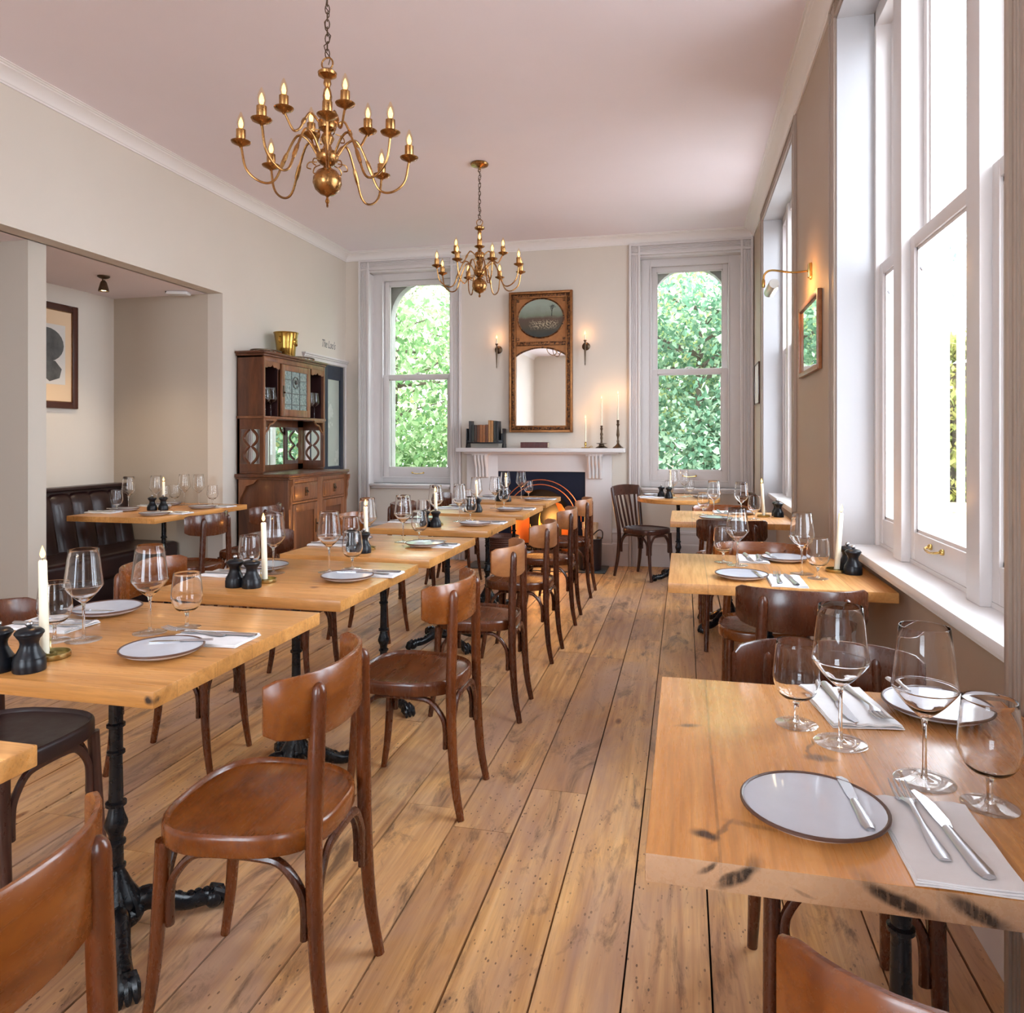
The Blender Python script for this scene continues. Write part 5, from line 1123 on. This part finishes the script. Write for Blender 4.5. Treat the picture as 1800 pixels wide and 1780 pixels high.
    mb = MB(); mb.lathe([(0, .0995), (.0035, .1000), (.0045, .102), (.0080, .106), (.0085, .110), (.0060, .114), (0, .1155)], seg=14); TW['mk'] = mb.mesh('knob', 60)
    mb = MB(); mb.lathe([(0, 0), (.0415, 0), (.0425, .001), (.0425, .0125), (.0405, .0125), (.0400, .0022), (0, .0022)], seg=36); mb.lathe([(.0118, .002), (.0128, .0025), (.0128, .0115), (.0112, .0115), (.0112, .003)], seg=18); TW['tray'] = mb.mesh('tray', 50)
    mb = MB(); mb.tube(catmull([(.041, 0, .006), (.055, 0, .010), (.060, 0, .030), (.056, 0, .036), (.050, 0, .030)], 5), .0015, 6); TW['th'] = mb.mesh('handle')
ware()
def glassw(kind, x, y, z, label, group, rz=0):
    if kind == 'wine':
        r = thing('wine_glass', label, 'glass', (x, y, z), rz, group); inst('bowl', TW['wb'], 'crystal', r); inst('stem', TW['ws'], 'crystal', r); inst('foot', TW['wf'], 'crystal_foot', r)
    else:
        r = thing('water_goblet', label, 'glass', (x, y, z), rz, group); inst('bowl', TW['ab'], 'crystal', r); inst('stem', TW['as'], 'crystal', r); inst('foot', TW['af'], 'crystal_foot', r)
    return r
def setting(tx, ty, z, dr_, where, o=None):
    """one cover; dr_ = heading (deg) the diner faces; u right, v forward from table centre"""
    o = o or {}; a = R(dr_); F = Vector((cos(a), sin(a))); U = Vector((sin(a), -cos(a)))
    def P(key, u, v):
        if key in o: return o[key]
        return (tx + U.x * u + F.x * v, ty + U.y * u + F.y * v)
    rz = a - pi / 2; zz = z + .0004
    q = P('plate', -.105, -.215); r = thing('side_plate', 'white side plate, ' + where, 'plate', (*q, zz), rz, 'side plates on the laid tables')
    inst('dish', TW['pp'], 'china', r); inst('rim', TW['pr'], 'china_rim', r); inst('underside', TW['pf'], 'china_foot', r)
    q2 = P('bk', None, None) if 'bk' in o else (q[0] + U.x * .055 - F.x * .005, q[1] + U.y * .055 - F.y * .005)
    r = thing('butter_knife', 'small butter knife on the plate, ' + where, 'knife', (*q2, zz + .0168), rz + o.get('bkr', R(8)), 'butter knives on the side plates'); inst('handle', TW['bh'], 'steel', r); inst('blade', TW['bb'], 'steel_blade', r)
    q = P('nap', .035, -.265); r = inst('napkin', TW['nap'], 'linen', None, (*q, zz), (0, 0, rz + o.get('napr', 0))); tag(r, 'folded white napkin, ' + where, 'napkin', 'folded napkins on the laid tables')
    zt = zz + .0078; f = P('fork', None, None) if 'fork' in o else (q[0] - U.x * .025 + F.x * .02, q[1] - U.y * .025 + F.y * .02)
    r = inst('fork', TW['fork'], 'steel', None, (*f, zt - .0015), (0, 0, rz + o.get('fr', R(-3)))); tag(r, 'steel table fork, ' + where, 'fork', 'table forks on the napkins')
    k = P('knife', None, None) if 'knife' in o else (q[0] + U.x * .018 + F.x * .012, q[1] + U.y * .018 + F.y * .012)
    r = thing('table_knife', 'steel table knife, ' + where, 'knife', (*k, zt - .0015), rz + o.get('kr', R(4)), 'table knives on the napkins'); inst('handle', TW['kh'], 'steel', r); inst('blade', TW['kb'], 'steel_blade', r)
    q = P('wine', .075, -.055); glassw('wine', *q, zz, 'tall empty wine glass, ' + where, 'wine glasses on the laid tables')
    q = P('water', .155, -.105); glassw('water', *q, zz, 'short round water goblet, ' + where, 'water goblets on the laid tables')
def mill(x, y, z, label, rz=0):
    r = thing('pepper_mill', label, 'mill', (x, y, z + .0004), rz, 'black salt and pepper mills'); inst('body', TW['mb_'], 'black_satin', r); inst('cap', TW['mc'], 'black_satin', r); inst('knob', TW['mk'], 'knob_metal', r)
def tray(x, y, z, label, rz=0):
    r = thing('candle_tray', label, 'candle holder', (x, y, z + .0004), rz, 'brass candle trays'); inst('dish', TW['tray'], 'tray_brass', r); inst('handle', TW['th'], 'tray_brass', r)
# ================================================================ LEFT ROW of two-seat tables
LT = [(1.06 - .365, 'table at the left edge in the foreground, only its corner showing', 'front-left corner table'),
      (1.70, 'nearest whole oak table of the left row with chipped front corner', 'nearest left-row table'),
      (2.59, 'oak table second from the front in the left row', 'second left-row table'),
      (3.43, 'oak table third from the front in the left row', 'third left-row table'),
      (4.45, 'oak table fourth from the front in the left row', 'fourth left-row table'),
      (5.37, 'oak table fifth from the front in the left row, second nearest the fireplace', 'fifth left-row table'),
      (6.29, 'oak table of the left row nearest the fireplace', 'left-row table nearest the fire')]
for i, (y, lb, sh) in enumerate(LT): table(-1.475 + (.005 if i % 2 else -.005), y, .74, .73, 'table_oak_chipped' if i == 1 else 'table_oak', lb, foot_rot=45 + (i * 7 % 11) - 5, nxy=[((.015, -.10), (.035, -.095), (.035, -.065), (.02, -.06), (.02, -.05), (.02, -.04), (.02, -.04))[i]])
cl = [(.68, 'honey', 'tan-brown chair cut off at the lower left corner, its curved back nearest'),
      (1.545, 'honey', 'honey-brown bentwood chair on the aisle, nearest whole chair of the left row'),
      (2.535, 'walnut', 'reddish brown bentwood chair, second along the aisle of the left row'),
      (3.40, 'tan', 'brown chair with lighter back, third along the aisle of the left row'),
      (4.31, 'tan', 'brown chair with tan back, fourth along the aisle of the left row'),
      (5.18, 'tan', 'dark chair with tan back, fifth along the aisle of the left row'),
      (6.07, 'tan', 'chair with tan back nearest the fire on the aisle of the left row')]
for i, (y, k, lb) in enumerate(cl): chair(-.96 + [.02, 0, .0, 0, 0, 0, 0][i], y, 90 + [0, 4, -1, 2, -2, 1, 0][i], k, lb)
wl_ = [(1.70, -1.90, 'black', 'dark-seated chair tucked under the wall side of the nearest left-row table', 0),
       (2.56, -1.97, 'honey', 'chair with shiny orange-brown back at the wall side of the second left-row table', 8),
       (3.47, -2.02, 'dark', 'reddish brown chair at the wall side of the third left-row table', 0),
       (4.47, -2.02, 'walnut', 'red-brown chair at the wall side of the fourth left-row table', 0),
       (5.38, -2.02, 'dark', 'dark chair at the wall side of the fifth left-row table', 0),
       (6.30, -2.02, 'dark', 'dark chair at the wall side of the left-row table nearest the fire', 0)]
for y, x, k, lb, dz in wl_: chair(x, y, -90 + dz, k, lb)
nm_ = ['', 'nearest whole left-row table', 'second whole left-row table', 'third whole left-row table', 'fourth whole left-row table', 'fifth whole left-row table', 'left-row table by the fire']
ovr = {(1, 'a'): dict(plate=(-1.272, 1.575), bk=(-1.262, 1.64), bkr=R(96), nap=(-1.232, 1.715), napr=R(3), fork=(-1.30, 1.738), fr=R(-6), knife=(-1.235, 1.742), kr=R(4), wine=(-1.444, 1.739), water=(-1.38, 1.81)),
       (1, 'w'): dict(plate=(-1.735, 1.905), nap=(-1.77, 1.735), wine=(-1.563, 1.634), water=(-1.634, 1.612)),
       (2, 'a'): dict(wine=(-1.393, 2.69), water=(-1.337, 2.785), plate=(-1.252, 2.565), nap=(-1.20, 2.69)), (2, 'w'): dict(wine=(-1.60, 2.62), water=(-1.67, 2.56)),
       (3, 'a'): dict(wine=(-1.423, 3.56), water=(-1.364, 3.64), plate=(-1.261, 3.45))}
ovr[(1, 'a')]['bkr'] = R(20); ovr[(1, 'a')]['bk'] = (-1.262, 1.622)
for i in range(1, 7):
    y = LT[i][0]
    setting(-1.475, y, .76, 180, 'aisle side of the ' + nm_[i], ovr.get((i, 'a'))); setting(-1.475, y, .76, 0, 'wall side of the ' + nm_[i], ovr.get((i, 'w')))
    ty = {1: (-1.519, 1.489), 2: (-1.535, 2.455)}.get(i, (-1.50, y - .15)); h = {1: .235, 2: .22, 3: .205, 4: .20, 5: .19, 6: .20}[i]
    tray(*ty, .76, 'round brass candle tray on the ' + nm_[i], 2.4)
    cz_ = {1: (ty[0] - .020, ty[1])}.get(i, ty)
    add_candle((cz_[0], cz_[1], .76 + .0030), h, 'lit cream candle in the brass tray on the ' + nm_[i], 'lit candles on the tables', .7, (0, R(-1.5)))
    if i == 1: m_ = [(-1.482, 1.392), (-1.553, 1.375)]
    elif i == 2: m_ = [(-1.592, 2.352), (-1.524, 2.352)]
    else: m_ = [(-1.47, y - .245), (-1.54, y - .235)]
    mill(*m_[0], .76, 'black mill nearer the aisle, ' + nm_[i]); mill(*m_[1], .76, 'black mill nearer the left wall, ' + nm_[i])
# ================================================================ RIGHT ROW beside the windows
table(.295, 1.3275, .69, .725, 'table_oak_streaked', 'knotty oak table in the right foreground with black-streaked edge', gx=False, foot_rot=40, nxy=[(.055, .0)])
table(.335, 3.152, .79, .73, 'table_oak_window', 'pale oak table under the near window sill, middle of the right row', gx=False, foot_rot=48)
table(.30, 5.215, .78, .73, 'table_oak_window', 'pale oak table third along the right row under the far window', gx=False, foot_rot=44)
table(-.055, 6.85, .7, .7, 'table_oak', 'small round oak table in front of the right back window', foot_rot=30, name='round_table', group='round tables', round_r=.37)
rc = [(.305, .900, 0, 'honey', 'chair at the bottom right corner with its curved back edge nearest'),
      (.325, 1.735, 180, 'dark', 'chair tucked into the far side of the right foreground table, seen over it'),
      (.385, 2.745, 0, 'dark', 'dark brown chair with broad back at the near side of the middle window table'),
      (.345, 3.50, 180, 'honey', 'orange-brown chair at the far side of the middle window table'),
      (.285, 4.82, 0, 'dark', 'dark chair at the near side of the third window table'),
      (.27, 5.50, 180, 'honey', 'orange-brown chair at the far side of the third window table'),
      (.42, 6.98, 97, 'dark', 'dark chair on the window side of the round table')]
for x, y, rz, k, lb in rc: chair(x, y, rz, k, lb)
slat_chair(-.355, 6.93, -127, 'dark slat-back bentwood chair left of the round table by the back window')
setting(.295, 1.33, .76, 90, 'near side of the right foreground table', dict(plate=(.179, 1.112), bk=(.236, 1.135), bkr=R(3), nap=(.335, 1.075), napr=R(0), fork=(.317, 1.115), fr=R(1), knife=(.347, 1.10), kr=R(5), wine=(.368, 1.267), water=(.436, 1.203)))
setting(.295, 1.33, .76, -90, 'far side of the right foreground table', dict(plate=(.485, 1.590), bk=(.446, 1.640), bkr=R(12), nap=(.318, 1.575), napr=R(8), fork=(.352, 1.585), fr=R(8), knife=(.302, 1.575), kr=R(4), wine=(.269, 1.391), water=(.206, 1.464)))
setting(.335, 3.15, .76, 90, 'near side of the middle window table', dict(plate=(.215, 2.945), nap=(.372, 2.90), wine=(.455, 3.09), water=(.50, 3.0)))
setting(.335, 3.15, .76, -90, 'far side of the middle window table', dict(plate=(.43, 3.40), nap=(.295, 3.405), wine=(.219, 3.235), water=(.165, 3.30)))
setting(.30, 5.215, .76, 90, 'near side of the third window table'); setting(.30, 5.215, .76, -90, 'far side of the third window table', dict(wine=(.20, 5.29), water=(.13, 5.33)))
setting(-.055, 6.85, .76, 10, 'left side of the round table', dict(wine=(-.10, 6.80), water=(-.135, 6.75), nap=(-.29, 6.74), plate=(-.28, 6.93)))
setting(-.055, 6.85, .76, 190, 'window side of the round table', dict(wine=(0.0, 6.92), water=(.05, 6.98)))
tray(.60, 3.175, .76, 'round brass candle tray on the middle window table', 1.2); add_candle((.60, 3.175, .7630), .235, 'tall lit cream candle leaning slightly on the middle window table', 'lit candles on the tables', .7, (0, R(4)))
mill(.652, 3.13, .76, 'black mill beside the brass tray on the middle window table, nearer the viewer'); mill(.648, 3.215, .76, 'black mill behind the other on the middle window table')
tray(.53, 5.275, .76, 'round brass candle tray on the third window table', 1.2); add_candle((.53, 5.275, .7630), .225, 'lit cream candle on the third window table', 'lit candles on the tables', .7, (0, R(-3)))
mill(.628, 5.28, .76, 'black mill beside the candle on the third window table'); mill(.625, 5.36, .76, 'black mill nearer the sill on the third window table')
tray(-.13, 6.98, .76, 'round brass candle tray on the round table', 1.2); add_candle((-.13, 6.98, .7630), .20, 'lit cream candle on the round table by the back window', 'lit candles on the tables', .7)
mill(-.205, 6.77, .76, 'left black mill on the round table'); mill(-.135, 6.70, .76, 'right black mill on the round table')
# ================================================================ alcove table
table(-3.76, 4.675, .70, 1.05, 'table_oak', 'long oak table in the alcove beside the leather banquette', gx=False, z=.77, nxy=[(0, .0)], name='alcove_table', group='alcove tables')
za = .77
setting(-3.76, 4.42, za, 180, 'aisle side, near end of the alcove table', dict(wine=(-3.93, 4.80), water=(-3.98, 4.95))); setting(-3.76, 4.42, za, 0, 'banquette side, near end of the alcove table', dict(wine=(-4.02, 4.62), water=(-3.99, 4.47)))
setting(-3.76, 4.93, za, 180, 'aisle side, far end of the alcove table', dict(wine=(-3.72, 5.02), water=(-3.64, 5.08))); setting(-3.76, 4.93, za, 0, 'banquette side, far end of the alcove table', dict(wine=(-3.86, 5.03), water=(-4.0, 5.10), plate=(-3.98, 5.0)))
tray(-3.80, 4.72, za, 'round brass candle tray on the alcove table', .4); add_candle((-3.80, 4.72, za + .003), .20, 'lit cream candle on the alcove table', 'lit candles on the tables', .7)
mill(-3.80, 4.60, za, 'black mill left of the candle on the alcove table'); mill(-3.73, 4.63, za, 'black mill nearer the aisle on the alcove table')
chair(-3.24, 4.30, 90, 'dark', 'dark brown chair at the near end of the alcove table, back to the room'); chair(-3.20, 4.93, 94, 'dark', 'dark brown chair at the far end of the alcove table beside the dresser')
# glasses stored in the dresser niches
for k, (x, y) in enumerate([(-3.465, 5.545), (-3.465, 5.635), (-3.56, 5.66)]): glassw('wine', x, y, 1.4875, ['nearest wine glass in the left niche of the dresser', 'middle wine glass in the left niche of the dresser', 'rear wine glass in the left niche of the dresser'][k], 'wine glasses stored in the dresser')
for k, (x, y) in enumerate([(-3.465, 6.30), (-3.465, 6.39), (-3.56, 6.44)]): glassw('wine', x, y, 1.4875, ['first wine glass in the right niche, next to the leaded door', 'middle wine glass in the right niche of the dresser', 'last wine glass in the right niche, beside the blue door'][k], 'wine glasses stored in the dresser')
